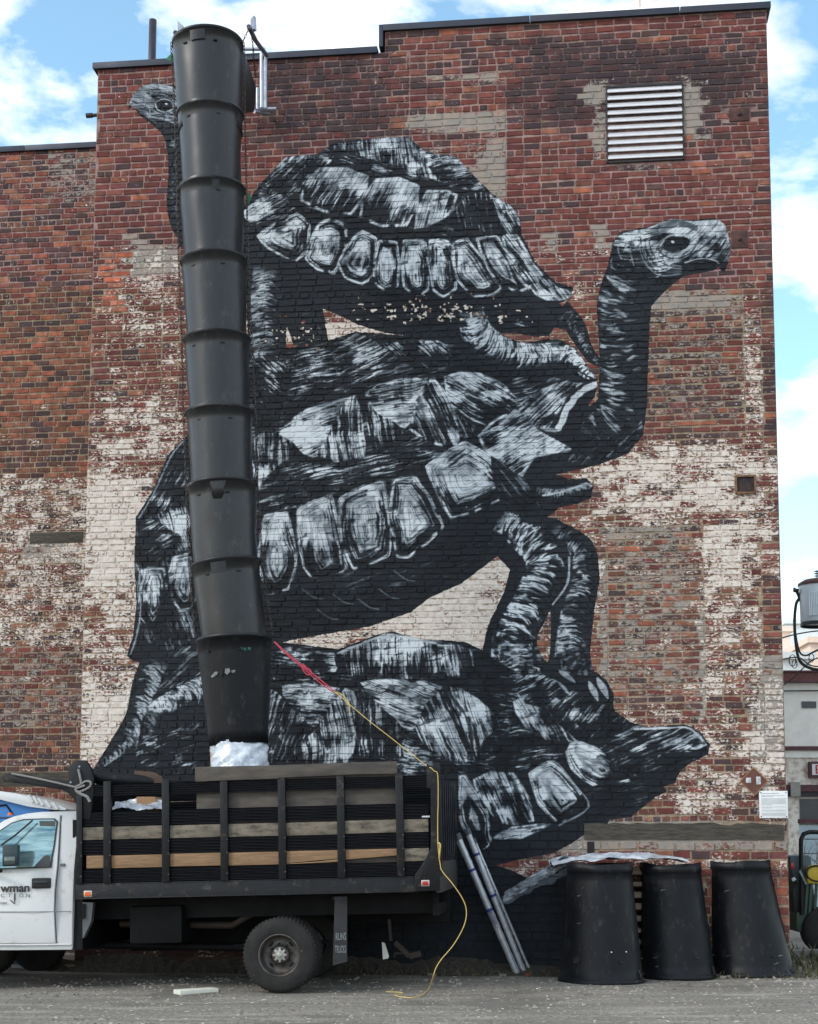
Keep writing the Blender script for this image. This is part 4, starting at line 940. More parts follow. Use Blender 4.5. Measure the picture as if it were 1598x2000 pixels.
# (centre x, rim end y, rim half width) of each rim in the photo
RIMS = [(406, 85, 66), (410.5, 224, 63), (414.5, 370, 62.5), (417.5, 510, 62.5), (424, 662, 63), (429, 806, 65), (434, 947, 64), (441.5, 1100, 66.5), (457.5, 1247, 70.5)]
END = (467, 1455, 55)
def cpt(px, py): return atY(px, py, YC - .0 * py)
top = [cpt(a, b) for a, b, c in RIMS]; sc = lambda p: (p - CAM).dot(Vector((0, math.cos(TH), math.sin(TH)))) / F
rad = [c * sc(t) for t, (a, b, c) in zip(top, RIMS)]; endp = cpt(END[0], END[1]); rend = END[2] * sc(endp)
chute = thing('debris_chute', 'black plastic debris chute of nine stacked tapering sections hanging from roof into truck', 'chute', endp)
def section(name, P0, r0, P1, r1, seed, extra=.30, flip=False, parent=None, material=None):
    """tapering open barrel: rim at P0, narrow end beyond P1; built along its own axis"""
    ax = (P1 - P0); L = ax.length; d = ax.normalized(); L2 = L + extra
    q = Vector((0, 0, -1)).rotation_difference(d)
    rr = random.Random(seed); t = .008
    rt_ = lambda s: r0 + (r1 - r0) * s
    prof = [(r0 + .010, 0), (r0 + .012, -.020), (r0 + .010, -.040), (r0 - .001, -.044)]
    for i in range(1, 9):
        s = i / 8; prof.append((rt_(s) + .0015 * math.sin(i * 2.1 + seed), -.044 - (L2 - .044) * s))
    prof += [(r1 - t, -L2), (r1 - t, -L2 * .9), (r0 - t, -.05), (r0 - .002, 0), (r0 + .010, 0)]
    seg = 56; mb = MB().lathe(prof, seg)
    dent = [(rr.uniform(0, 6.28), rr.uniform(.15, .9) * L2, rr.uniform(-.010, .020), rr.uniform(.06, .20)) for _ in range(9)]
    ov = rr.uniform(-.014, .014); oa = rr.uniform(0, 3)
    v2 = []
    for (x, y, z) in mb.v:
        a = math.atan2(y, x); r = math.hypot(x, y); k = ov * math.cos(2 * (a - oa))
        for (da, dz, dd, dw) in dent:
            e = math.atan2(math.sin(a - da), math.cos(a - da)) * r0; k -= dd * math.exp(-(e * e + (z + dz) ** 2) / (dw * dw))
        v2.append(((r + k) * math.cos(a), (r + k) * math.sin(a), z))
    mb.v = v2
    o = mb.build(name, material or m_pl, parent); o.rotation_mode = 'QUATERNION'; o.rotation_quaternion = q
    return o, L2
inv0 = Vector(endp)
for i in range(9):
    P0 = top[i]; P1 = top[i + 1] if i < 8 else endp
    r1 = (rad[i] * .905 if i < 8 else rend)
    o, L2 = section('chute_section', P0, rad[i], P1, r1, i + 3, .24 if i < 8 else 0, parent=chute, material=m_pl if i != 8 else m_pl2)
    o.location = P0 - inv0
    rm = MB(); r0 = rad[i]; rm.lathe([(r0 + .004, .006), (r0 + .014, 0), (r0 + .019, -.014), (r0 + .014, -.030), (r0 + .002, -.034)], 56).build('rim', m_rimp, o)
    # hand slots and lugs below the rim, patch plate
    for a_ in (-2.15, -1.2, .4, 2.0):
        a = a_ + .12 * math.sin(i * 3); rr_ = r0 - .012; c, s_ = math.cos(a), math.sin(a); zz = -.17
        tx = Vector((-s_, c, 0)); nr = Vector((c, s_, 0)); pz = nr * (rr_ + .004) + Vector((0, 0, zz))
        v = [pz + tx * sx * .024 + Vector((0, 0, sz * .008)) + nr * kk for kk in (-.004, .012) for sz in (-1, 1) for sx in (-1, 1)]
        MB().add(v, [(0, 1, 3, 2), (4, 6, 7, 5), (0, 4, 5, 1), (2, 3, 7, 6), (0, 2, 6, 4), (1, 5, 7, 3)]).build('lug', m_dk, o)
    if i in (0, 2, 7):
        pp = MB(); a0 = -1.95 + .15 * i % .5; v = []; ns = 8
        for k in range(ns + 1):
            a = a0 + .45 * k / ns
            for zz in (-.05, -.165): v.append(((r0 - .002 + .006 - .02 * (-zz)) * math.cos(a), (r0 - .002 + .006 - .02 * (-zz)) * math.sin(a), zz))
        pp.add(v, [(2 * k, 2 * k + 2, 2 * k + 3, 2 * k + 1) for k in range(ns)], True); pp.build('repair_patch', m_rimp, o)
# torn hole and scuff on the last section
P0 = top[8]
def on_sec(px, py, off=.004):
    d = ray(px, py); ax = (endp - P0).normalized(); best = None
    t = YC - rad[8]
    for k in range(400):
        p = CAM + d * ((YC - rad[8] - .1 + k * .002) / d.y); s = (p - P0).dot(ax); r = ((p - P0) - ax * s).length
        rr_ = rad[8] + (rend - rad[8]) * max(0, s) / (endp - P0).length
        if r <= rr_ + off: return p
    return CAM + d * (t / d.y)
hp = [on_sec(x, y) for x, y in ((428, 1307), (434, 1306), (437, 1311), (434, 1320), (430, 1321), (427, 1315))]
MB().add([p - inv0 for p in hp], [tuple(range(6))]).build('torn_hole', m_dk, chute)
for k, poly in enumerate(([(412,1321),(420,1312),(426,1312),(424,1318),(414,1324)], [(440,1306),(448,1305),(450,1312),(444,1318),(439,1314)], [(452,1309),(460,1308),(459,1313),(453,1314)])):
    MB().add([on_sec(x, y, .0035) - inv0 for x, y in poly], [tuple(range(len(poly)))]).build('scuff_mark', mat('scuff_pale', (128,130,128), .7, var=.5, scale=40), chute)
for k, poly in enumerate(([(484,1264),(490,1264),(490,1269),(484,1269)], [(476,1265),(481,1265),(481,1270),(476,1270)], [(470,1264),(474,1264),(474,1269),(470,1269)])):
    MB().add([on_sec(x, y, .0035) - inv0 for x, y in poly], [tuple(range(len(poly)))]).build('stencil_mark', mat('stencil_green', (44,96,84), .7), chute)
# hopper mouth turned to the wall behind the topmost section
mb = MB(); y0_ = YC; hp_ = [atY(468, 82, YC + .1), atY(484, 120, YC + .5), atY(501, 170, YC + .8), atY(497, 218, YC + .8), atY(478, 212, YC + .3), atY(462, 200, YC + .05)]
hq = [p + Vector((-.62, .25, 0)) for p in hp_]
n6 = 6; mb.add([p - inv0 for p in hp_ + hq], [(0, 1, 2, 3, 4, 5), (11, 10, 9, 8, 7, 6)] + [(k, k + 6, (k + 1) % 6 + 6, (k + 1) % 6) for k in range(6)])
mb.build('hopper', m_pl2, chute, .01)
def chain(pts, par, r=.0045, ll=.042, name='chain'):
    mb = MB(); seg = 0
    pts = [Vector(p) for p in pts]; i = 0; k = 0
    L = [0]
    for j in range(1, len(pts)): L.append(L[-1] + (pts[j] - pts[j - 1]).length)
    s = 0
    def at(s):
        for j in range(1, len(pts)):
            if s <= L[j]: return pts[j - 1].lerp(pts[j], (s - L[j - 1]) / (L[j] - L[j - 1] + 1e-9))
        return pts[-1]
    while s < L[-1] - ll:
        a, b = at(s), at(s + ll); d = (b - a).normalized(); u = d.orthogonal().normalized()
        if k % 2: u = d.cross(u)
        c = (a + b) / 2; h = ll * .62; w = ll * .27
        ring = [c + d * (h * math.cos(t)) + u * (w * math.sin(t)) for t in [q * math.pi / 5 for q in range(10)]]
        mb.tube(ring, r, 5, False, True); s += ll; k += 1
    mb.build(name, m_chain, par); return k
for sgn, off in ((-1, .03), (1, .03)):
    pts = []
    for i, (a, b, c) in enumerate(RIMS):
        pts.append(top[i] + Vector((sgn * (rad[i] + off), -.02, .0)) - inv0)
    chain(pts, chute)
# ---- bracket frame on the parapet that carries the chute
br = thing('chute_bracket', 'galvanised tube bracket clamped over the parapet holding up the chute chains', 'bracket', atY(517, 215, wallY(-2)))
bl = br.location.copy()
def bp(px, py, Y): return atY(px, py, Y) - bl
YW = wallY(-2.1)
for a, b, r in (((512, 105), (512, 212), .034), ((519, 108), (519, 212), .022), ((503, 172), (503, 214), .022)):
    MB().tube([bp(*a, YW - .22), bp(*b, YW - .22)], r, 14).build('upright', m_gal, br)
MB().tube([bp(484, 213, YW - .2), bp(540, 213, YW - .2)], .026, 12).tube([bp(497, 218, YW - .3), bp(525, 223, YW - .05)], .022, 12).build('foot_tube', m_gal, br)
MB().tube([bp(470, 96, YW - .05), bp(518, 96, YW - .05)], .022, 10).build('cross_tube', m_gal, br)
MB().tube([bp(486, 52, YC - .05), bp(500, 80, YC + .6), bp(521, 108, YW - .2)], .028, 12).build('arm', mat('dull_steel', (110,108,118), .5, .6), br)
MB().tube([bp(343, 64, YC - .05), bp(350, 80, YC + .6), bp(358, 108, YW - .2)], .028, 12).build('arm', MATS['dull_steel'], br)
for pl in ([(489, 38), (496, 29), (497, 56), (490, 58)], [(347, 40), (355, 48), (355, 58), (347, 62)]):
    v = [bp(x, y, YC + .02) for x, y in pl]; v += [p + Vector((.02, .05, 0)) for p in v]
    MB().add(v, [(0, 1, 2, 3), (7, 6, 5, 4), (0, 4, 5, 1), (1, 5, 6, 2), (2, 6, 7, 3), (3, 7, 4, 0)]).build('bracket_plate', m_gal, br)
chain([bp(486, 56, YC - .05), bp(477, 76, YC), bp(471, 88, YC)], br, .004, .036)
chain([bp(491, 58, YC), bp(495, 100, YC + .2), bp(496, 120, YC + .3), bp(500, 150, YC + .5)], br, .004, .036)
MB().bar(bp(471, 190, YC + .2), bp(499, 211, YW - .3), .03, .012).build('tie_strap', m_gal, br)
v = [bp(x, y, YC + .1) for x, y in ((324, 115), (336, 103), (342, 109), (333, 120))]
MB().add(v + [p + Vector((0, .01, 0)) for p in v], [(0, 1, 2, 3), (7, 6, 5, 4), (0, 4, 5, 1), (1, 5, 6, 2), (2, 6, 7, 3), (3, 7, 4, 0)]).build('green_tag', mat('green_plastic', (30,120,84), .5), br)
v = [bp(x, y, YC + .1) for x, y in ((482, 382), (488, 376), (491, 388), (486, 398), (481, 396))]
MB().add(v + [p + Vector((0, .01, 0)) for p in v], [(0, 1, 2, 3, 4), (9, 8, 7, 6, 5)]).build('green_tag', MATS['green_plastic'], chute, loc=bl - inv0)

# ================================================================ three upturned chute barrels by the wall
def barrel(px0, px1, base_y, topw, top_y, tilt, lab, seed):
    """stands wide end down"""
    cx = (px0 + px1) / 2; g = ground(cx, base_y); s = sc(g); r0 = (px1 - px0) / 2 * s * 1.02
    Yg = g.y + r0 * .985; g = Vector((g.x * Yg / g.y, Yg, 0)); s2 = sc(g)
    r0 = (px1 - px0) / 2 * s2; r1 = topw / 2 * s2; h = (base_y - 6 - top_y) * s2
    root = thing('chute_barrel', lab, 'barrel', (g.x, g.y, gz(g.x, g.y)), (0, 0, 0), 'upturned chute barrels by the mural wall')
    prof = [(r0 + .014, 0), (r0 + .022, .012), (r0 + .022, .040), (r0 + .008, .052), (r0 - .004, .06)]
    for i in range(1, 13):
        q = i / 12; prof.append((r0 - .004 + (r1 - r0) * q, .06 + (h - .17) * q))
    prof += [(r1 + .001, h - .105), (r1 + .006, h - .10), (r1 + .006, h), (r1 - .006, h), (r1 - .010, h - .1), (r0 - .03, .05)]
    mb = MB().lathe(prof, 64); rr = random.Random(seed); den = [(rr.uniform(3.6, 5.8), rr.uniform(.2, h), rr.uniform(.006, .020), rr.uniform(.12, .25)) for _ in range(5)]
    lean = tilt; v2 = []
    for (x, y, z) in mb.v:
        a = math.atan2(y, x); r = math.hypot(x, y); k = .008 * math.cos(2 * a + seed) * (z / h)
        for (da, dz, dd, dw) in den:
            e = math.atan2(math.sin(a - da), math.cos(a - da)) * r0; k -= dd * math.exp(-(e * e + (z - dz) ** 2) / (dw * dw))
        if z > h - .02: z += .012 * math.sin(a * 2 + seed) + .006 * math.sin(5 * a + seed)
        v2.append(((r + k) * math.cos(a) + lean * z, (r + k) * math.sin(a) + .03 * z, z))
    mb.v = v2; mb.build('shell', m_pl2, root)
    def at(a, z): rr_ = r0 + (r1 - r0) * z / h + .016; return (rr_ * math.cos(a) + lean * z, rr_ * math.sin(a) + .03 * z, z)
    if seed == 1:
        for a in (-1.42, -1.02): MB().lathe([(0, 0), (.008, 0), (.009, .01)], 8, at(a, .36), 'y').build('rivet', mat('bright_rivet', (225,225,220), .3, .5), root)
    for a in (-2.3, -1.15, .2):
        p = Vector(at(a, .25)); MB().bar(p + Vector((-.03, -.004, 0)), p + Vector((.03, -.004, .004)), .016, .014).build('lug', m_rimp, root)
    gm_ = MB()
    for q in range(4 if seed == 3 else 2):
        a = rr.uniform(-2.4, -.7); z = rr.uniform(.12, h - .2) if not (seed == 3 and q < 3) else rr.uniform(.16, .26); L = rr.uniform(.02, .09); n_ = 5; v = []
        if seed == 3 and q < 3: a = -1.25 + .08 * q; L = .11
        for k in range(n_ + 1):
            p = Vector(at(a + L / r0 * k / n_, z + rr.uniform(-.006, .006) + .01 * k / n_)); wdt = .0035 * math.sin(math.pi * (k + .4) / (n_ + .8)) * rr.uniform(.5, 1.6); p += Vector((0, -.001, 0)); p = Vector((p.x * .988, p.y * .988, p.z)); v += [p + Vector((0, 0, wdt)), p - Vector((0, 0, wdt))]
        gm_.add(v, [(2 * k, 2 * k + 1, 2 * k + 3, 2 * k + 2) for k in range(n_)])
    gm_.build('scrape', mat('scuff_pale', (128,130,128), .7, var=.5, scale=40), root)
    chain([(at(.1 - 1.57 + .9, .14)), at(-.55, .06), (r0 + .05, -.1, .01)], root, .005, .04)
    return root
barrel(1093, 1256, 1924, 127, 1688, .0, 'scuffed black plastic barrel with two bright rivets, leftmost of three by the wall', 1)
barrel(1251, 1397, 1915, 119, 1688, -.045, 'black plastic barrel in the middle of the row of three, tilted to the left', 2)
barrel(1389, 1551, 1911, 126, 1683, -.095, 'black plastic barrel nearest the building corner, with pale scrape low on its side', 3)
# pale scrapes on the third barrel
# ================================================================ pile of boards under plastic behind the barrels
pile = thing('lumber_stack', 'stack of weathered boards stored behind the black barrels', 'lumber', WF.m @ Vector((0, 0, 0)), (0, 0, WALPHA))
m_bd = mat('grey_board', (142,122,104), .85, var=.35, scale=3, stretch=(.6, 6, 6), bump=.3); rp = random.Random(4)
for i in range(9):
    for jx in range(2):
        a = WF.P(1268, 1700)[0] - 1.22 + jx * .05 + .45; z = .10 + i * .135
        MB().box(a + rp.uniform(-.05, .05), a + .77 + rp.uniform(-.08, .04), -.32 + jx * .14, -.19 + jx * .14, z, z + .045 + .03 * rp.random()).build('board', m_bd, pile, .004)
def crumple(mb, P0, U, V, nu, nv, amp, rnd, sag=0, f=1.0):
    ph = [(rnd.uniform(2, 9) * f, rnd.uniform(2, 9) * f, rnd.uniform(0, 6)) for _ in range(9)]; N_ = U.cross(V).normalized(); v = []
    for j in range(nv + 1):
        for i in range(nu + 1):
            a, b = i / nu, j / nv; h = sum(abs(math.sin(x * a + y * b + p)) - .5 for x, y, p in ph) / 3 * amp + rnd.uniform(-1, 1) * amp * .12
            v.append(P0 + U * a + V * b + N_ * h + Vector((0, 0, -sag * (2 * a - 1) ** 2)))
    mb.add(v, [(j * (nu + 1) + i, j * (nu + 1) + i + 1, (j + 1) * (nu + 1) + i + 1, (j + 1) * (nu + 1) + i) for j in range(nv) for i in range(nu)], True)
m_film = mat('polythene', (214,220,228), .22, 0, var=.15, scale=7, bump=.5, bscale=22, spec=.9, rgb2=(150,158,168))
m_film2 = mat('dusty_polythene', (168,176,186), .3, 0, var=.3, scale=9, bump=.6, bscale=16, rgb2=(60,66,76), cover=.5)
sh = MB(); a = WF.m @ Vector((WF.P(1085, 1700)[0], -.62, 1.34)); b = WF.m @ Vector((WF.P(1345, 1700)[0], -.62, 1.38))
crumple(sh, a, b - a, Vector((-.03, .5, .05)), 30, 8, .05, rp, .07, 1.5)
pl_ = sh.build('plastic_sheet', m_film); tag(pl_, 'pale crumpled plastic sheet draped over lumber behind the barrels', 'plastic sheet')
sh = MB(); a = WF.m @ Vector((WF.P(985, 1790)[0], -.35, WF.P(985, 1768, -.35)[1])); b = WF.m @ Vector((WF.P(1108, 1700)[0], -.30, WF.P(1108, 1692, -.3)[1]))
crumple(sh, a, b - a, Vector((.03, .02, .15)), 30, 9, .10, rp, 0, 2.2)
tag(sh.build('plastic_scrap', m_film2), 'grimy twisted plastic wrap trailing down left of the barrels', 'plastic sheet')

# ================================================================ aluminium poles leaning at the truck's tail
m_al = mat('ribbed_aluminium', (190,194,200), .34, .45, var=.25, scale=20, bump=.25, bscale=90, stretch=(1, 1, 1)); m_blue = mat('blue_tape', (44,52,120), .5)
lad = thing('telescoping_ladder', 'folded aluminium telescoping ladder leaning beside the tail of the truck', 'ladder', ground(1012, 1905))
ll_ = lad.location.copy(); YL = ll_.y
rails = [((893, 1632), (1010, 1901), 12, 0), ((912, 1622), (1023, 1898), 11, .06), ((926, 1640), (1034, 1894), 6, .16)]
for (a, b, w, dy) in rails:
    A = atY(*a, YL + dy - .15) - ll_; B_ = atY(*b, YL + dy) - ll_; r = w * .5 * sc(ll_) * 1.15; pts = []; rr = []; n = 26
    for k in range(n + 1):
        p = A.lerp(B_, k / n); pts.append(p); rr.append(r * (1.0 if k % 2 else .93))
    MB().tube(pts, rr, 14).build('rail', m_al, lad)
    MB().tube([A.lerp(B_, -.012), A.lerp(B_, .03)], r * 1.2, 14).build('end_cap', mat('grey_cap', (70,74,84), .5), lad)
    for t0 in (.14, .43) if w > 6 else ():
        MB().tube([A.lerp(B_, t0 + (.02 if w == 11 else .1)), A.lerp(B_, t0 + .018 + (.02 if w == 11 else .1))], r * 1.06, 14).build('blue_band', m_blue, lad)
for t in (.05, .22, .4, .57, .74):
    A = atY(914, 1622, YL - .09).lerp(atY(1023, 1898, YL + .06), t) - ll_; B_ = atY(926, 1640, YL + .01).lerp(atY(1032, 1894, YL + .16), t) - ll_
    MB().tube([A, B_ + (B_ - A) * .3], .013, 8).build('rung', MATS['grey_cap'], lad)
# oval maker's mark: a blue ring on the front rail
A = atY(893, 1632, YL - .15) - ll_; B_ = atY(1010, 1901, YL) - ll_; d = (B_ - A).normalized(); cm = A.lerp(B_, .60) + Vector((0, -12 * .5 * sc(ll_) * 1.17 - .002, 0)); sd_ = Vector((-d.z, 0, d.x)).normalized()
MB().tube([cm + d * .13 * math.cos(t * math.pi / 12) + sd_ * .016 * math.sin(t * math.pi / 12) for t in range(24)], .0028, 5, False, True).tube([cm - d * .09, cm + d * .09], .004, 5).build('oval_mark', m_blue, lad)

# ================================================================ signs on the wall near the corner
sg = thing('notice_board', 'white printed notice screwed to the brick near the building corner', 'sign', WF.m @ Vector((*[WF.P(1511, 1599)[0]], 0, WF.P(1511, 1599)[1])), (0, 0, WALPHA))
x0, z1 = WF.P(1482, 1545); x1, z0 = WF.P(1539, 1598); c_ = WF.P(1511, 1599)
MB().box(x0 - c_[0], x1 - c_[0], -.030, -.012, z0 - c_[1], z1 - c_[1]).build('panel', mat('white_panel', (222,224,224), .4, var=.05), sg, .003)
tx = MB(); w = x1 - x0; h = z1 - z0; rt = random.Random(8)
for k in range(22):
    zz = z1 - c_[1] - h * (.10 + .038 * k)
    if k in (1, 4, 12, 15, 18): continue
    x = x0 - c_[0] + w * .08
    ln_ = w * (.82 if k not in (0, 3, 11, 14) else (.6 if k == 0 else .35))
    while x < x0 - c_[0] + w * .08 + ln_:
        q = rt.uniform(.008, .03); tx.box(x, x + q, -.0325, -.0298, zz, zz + (.005 if k else .008)); x += q + .005
tx.build('print', mat('grey_print', (168,172,176), .6), sg)
sc_ = MB()
for ax_, az_ in ((.06, .06), (.94, .06), (.06, .94), (.94, .94)): sc_.lathe([(0, -.036), (.006, -.036), (.007, -.029)], 8, (x0 - c_[0] + w * ax_, 0, z0 - c_[1] + h * az_), 'y')
sc_.build('screw', m_lf, sg)
dm = WF.P(1472, 1526); ds = thing('diamond_sign', 'brown wooden diamond plaque with two small white stickers', 'sign', WF.m @ Vector((dm[0], 0, dm[1])), (0, 0, WALPHA))
r = .163
MB().prism([(0, -r), (r, 0), (0, r), (-r, 0)], -.034, -.012).build('board', mat('brown_board', (98,58,46), .6, var=.25, scale=7), ds)
fr = MB(); cs = [(0, -r), (r, 0), (0, r), (-r, 0)]
for k in range(4):
    a, b = cs[k], cs[(k + 1) % 4]; fr.bar((a[0], -.036, a[1]), (b[0], -.036, b[1]), .010, .006, up=(0, 1, 0))
fr.build('edge_strip', mat('tan_strip', (150,112,78), .7), ds)
for (cx, cz, w, h, t) in ((-.063, .012, .058, .058, 0), (.055, .008, .050, .092, .12)):
    s_ = MB(); s_.prism([(cx - w / 2, cz - h / 2), (cx + w / 2, cz - h / 2 + t * .02), (cx + w / 2 - t * .03, cz + h / 2), (cx - w / 2 - t * .03, cz + h / 2)], -.038, -.0335); k_ = s_.build('sticker', mat('white_sticker', (205,208,210), .5), ds)
    p_ = MB(); rt = random.Random(int(cx * 1000) & 255)
    for q in range(7):
        a = cx - w * .38 + rt.random() * w * .5; b = cz - h * .38 + q * h * .11; p_.box(a, a + w * rt.uniform(.12, .4), -.0395, -.0378, b, b + h * .05)
    p_.build('print', mat('dark_print', (80,84,88), .6), k_)
# ================================================================ the stake-bed truck
gt = ground(545, 1941)
T = Frame((gt.x, gt.y, 0), (0, -R(1.37), -R(5.0)))
truck = thing('stake_truck', 'white cab work truck with black stake bed parked along the mural wall', 'truck', T.loc, tuple(T.rot))
m_blk = mat('black_steel', (19,20,23), .42, .1, spec=.3, var=.3, scale=6, bump=.2, bscale=30, dirt=((62,54,48), 9, .56)); m_blk2 = mat('dull_black', (13,13,15), .65, 0, spec=.22, var=.3, bump=.15)
m_rib = mat('ribbed_panel_black', (17,18,25), .35, .2, spec=.22, var=.25, scale=5, bump=.08, dirt=((54,54,58), 12, .70)); m_gr = mat('grey_film_plywood', (84,76,68), .75, var=.25, scale=3, stretch=(1, 1, 4), bump=.15, rgb2=(62,58,54))
m_wd1 = mat('weathered_plank', (120,110,96), .85, var=.4, scale=3, stretch=(1.6, 3, 5), bump=.3, rgb2=(84,78,68), dirt=((62,58,52), 6, .54)); m_wd2 = mat('pine_plank', (142,112,82), .8, var=.3, scale=6, stretch=(.7, 6, 9), bump=.25, rgb2=(118,92,68), dirt=((88,70,54), 7, .57))
def X(px, py=1650, y0=0): return T.P(px, py, y0)[0]
def Z(py, px=500, y0=0): return T.P(px, py, y0)[1]
def tpoly(pts, y0, y1, name, m, parent=truck, bevel=0, plane=None, xf=None):
    pp = [T.P(a, b, y0 if plane is None else plane) for a, b in pts]
    return MB().prism(pp, y0, y1).build(name, m, parent, bevel, xf=xf)
YS = -.03                                   # outer face of the bed side
BW = 2.2
zrt, zrb = Z(1719), Z(1749)
x0b, x1b = X(149), X(815)
# side rail, floor, cross members
MB().box(x0b, x1b, YS, YS + .05, zrb, zrt).box(x0b, x1b, YS, YS + .12, zrt - .012, zrt + .004).box(x0b, x1b, YS, YS + .10, zrb, zrb + .012).build('side_rail', m_blk, truck, .004)
MB().box(x0b, X(858), YS + .05, BW, zrb + .05, zrt - .014).build('bed_floor', m_blk2, truck)
cm_ = MB()
for k in range(11): x = x0b + .15 + k * (x1b - x0b - .2) / 10; cm_.box(x, x + .05, YS + .06, BW - .05, zrb - .01, zrb + .05)
cm_.build('cross_members', m_blk2, truck)
# ribbed steel panels, each band between two posts is its own panel
bands = [(1524, 1546), (1577, 1605), (1633, 1662), (1690, 1716)]
posts = [158, 212, 326, 440, 553, 668, 783, 838]
def ribbed(x0, x1, z0, z1, yy, n, vertical=False):
    mb = MB(); prof = []
    for k in range(n):
        a = k / n; b = (k + .28) / n; c = (k + .5) / n; d = (k + .78) / n
        prof += [(a, .0), (b, .022), (c, .022), (d, .0)]
    prof.append((1, 0))
    v = []
    for t, dep in prof:
        z = z1 - t * (z1 - z0)
        v += [(x0, yy + dep, z), (x1, yy + dep, z)]
    f = [(2 * i, 2 * i + 2, 2 * i + 3, 2 * i + 1) for i in range(len(prof) - 1)]
    mb.add(v, f); nv = len(v)
    mb.add([(a, b + .012, c) for a, b, c in v], [q[::-1] for q in f]); return mb
for i in range(len(posts) - 1):
    for (ya, yb) in bands:
        z1_, z0_ = Z(ya), Z(yb); ribbed(X(posts[i]) - .0, X(posts[i + 1]), z0_, z1_, YS + .012, 5).build('ribbed_panel', m_rib, truck)
# far side and bulkhead
for (ya, yb) in bands + [(1607, 1632), (1664, 1689), (1547, 1576)]:
    z1_, z0_ = Z(ya), Z(yb); ribbed(x0b, X(850), z0_, z1_, BW - .03, 5).build('far_side_panel', m_rib, truck)
MB().box(x0b + .0, x0b + .04, YS + .03, BW, zrt, Z(1524)).build('bulkhead', m_blk2, truck)
rf = MB()
for (ya, yb) in bands: rf.box(x0b + .04, X(838), YS + .040, YS + .05, Z(yb) - .004, Z(ya) + .004)
# posts with bolts
for i, p in enumerate(posts[:-1]):
    xc = X(p); w = .04 if i else .03
    top_ = Z(1518) if i else Z(1540)
    po = MB().box(xc - w, xc + w, YS - .022, YS + .035, zrt + .004, top_).build('stake_post', m_blk, truck, .006)
    b_ = MB()
    for yy in (1638, 1664, 1704): b_.lathe([(0, -.006), (.007, -.005), (.008, 0)], 8, (xc + w * .8, YS - .022, Z(yy)), 'y')
    b_.build('bolt', mat('worn_bolt', (96,94,90), .4, .6), po)
# planks slotted between the posts: bay by bay
rk = random.Random(6)
for (ya, yb, m_, x_from) in ((1608, 1633, m_wd1, 153), (1664, 1689, m_wd2, 170)):
    for i in range(len(posts) - 1):
        a = max(X(posts[i]), X(x_from)); b = X(posts[i + 1]); dz = rk.uniform(-.004, .004)
        if m_ is m_wd2 and i == 4:
            z1_, z0_ = Z(ya), Z(yb)
            MB().prism([(a, z0_ + .005), (a + .35, z0_ + .03), (b, z0_ + .045), (b, z1_), (a, z1_)], YS + .010, YS + .034).build('plank', m_wd2, truck, .002)
            MB().prism([(a, z0_ - .002), (b, z0_ + .012), (b, z0_ + .040), (a + .4, z0_ + .022), (a, z0_ + .0025)], YS + .006, YS + .032).build('split_plank', m_wd2, truck, .002)
        elif m_ is m_wd2 and i == 5:
            z1_, z0_ = Z(ya), Z(yb); MB().prism([(a, z0_ + .03), (b, z0_ + .065), (b, z1_), (a, z1_)], YS + .010, YS + .034).build('plank', m_wd2, truck, .002)
        else: MB().box(a, b, YS + .010, YS + .034, Z(yb) + dz, Z(ya) + dz).build('plank', m_ if not (m_ is m_wd2 and i == 6) else m_wd1, truck, .003)
# tail: gusset plate, rear slats
tpoly([(834,1492),(853,1499),(857,1560),(859,1660),(860,1739),(812,1741),(811,1709),(816,1702),(833,1676),(842,1656),(842,1541),(834,1539)], YS - .035, YS - .018, 'tail_gusset', m_blk, bevel=.003, plane=YS)
xe = X(859)
g_ = MB(); n = 15
for k in range(n):
    y = YS + .06 + k * (BW - .16) / n; g_.box(xe - .03, xe + (.0 if k % 2 else .018), y, y + (BW - .16) / n * .93, Z(1690), Z(1533))
g_.build('tailgate_panel', m_rib, truck)
MB().box(xe - .05, xe + .02, YS, YS + .05, zrt, Z(1500)).build('corner_post', m_blk, truck, .004)
MB().box(xe - .05, xe + .02, BW - .06, BW, zrt, Z(1520)).build('corner_post', m_blk, truck, .004)
v = [(xe + .004, YS + .02, zrb - .01), (xe + .004, BW - .02, zrb - .02), (xe + .004, BW - .02, Z(1682)), (xe + .004, YS + .02, Z(1682))]
MB().box(xe - .04, xe + .006, YS - .01, BW, zrb - .01, Z(1690)).build('tail_sill', mat('scuffed_grey_steel', (72,70,68), .6, .3, var=.4, scale=6), truck, .004)
MB().box(xe - .12, xe - .06, .35, 1.85, zrb - .26, zrb - .14).bar((xe - .09, .45, zrb - .2), (xe - .09, .45, zrb + .05), .05).bar((xe - .09, 1.75, zrb - .2), (xe - .09, 1.75, zrb + .05), .05).build('rear_bumper', m_blk2, truck)
# hitch with rusty frame, and white plate
m_rs = mat('rusty_hitch', (40,32,28), .85, .2, var=.4)
MB().bar(T.V(772, 1840, .5), T.V(800, 1868, .5), .05).bar(T.V(800, 1868, .5), T.V(822, 1862, .5), .06).tube([T.V(770, 1870, .5), T.V(772, 1862, .5), T.V(795, 1862, .5), T.V(803, 1872, .5)], .012, 6).bar(T.V(760, 1795, .5), T.V(764, 1838, .5), .03).build('hitch', m_rs, truck)
tpoly([(746,1840),(752,1842),(760,1868),(758,1872),(748,1874)], .5, .505, 'hanging_tag', mat('pale_tag', (168,168,160), .6))
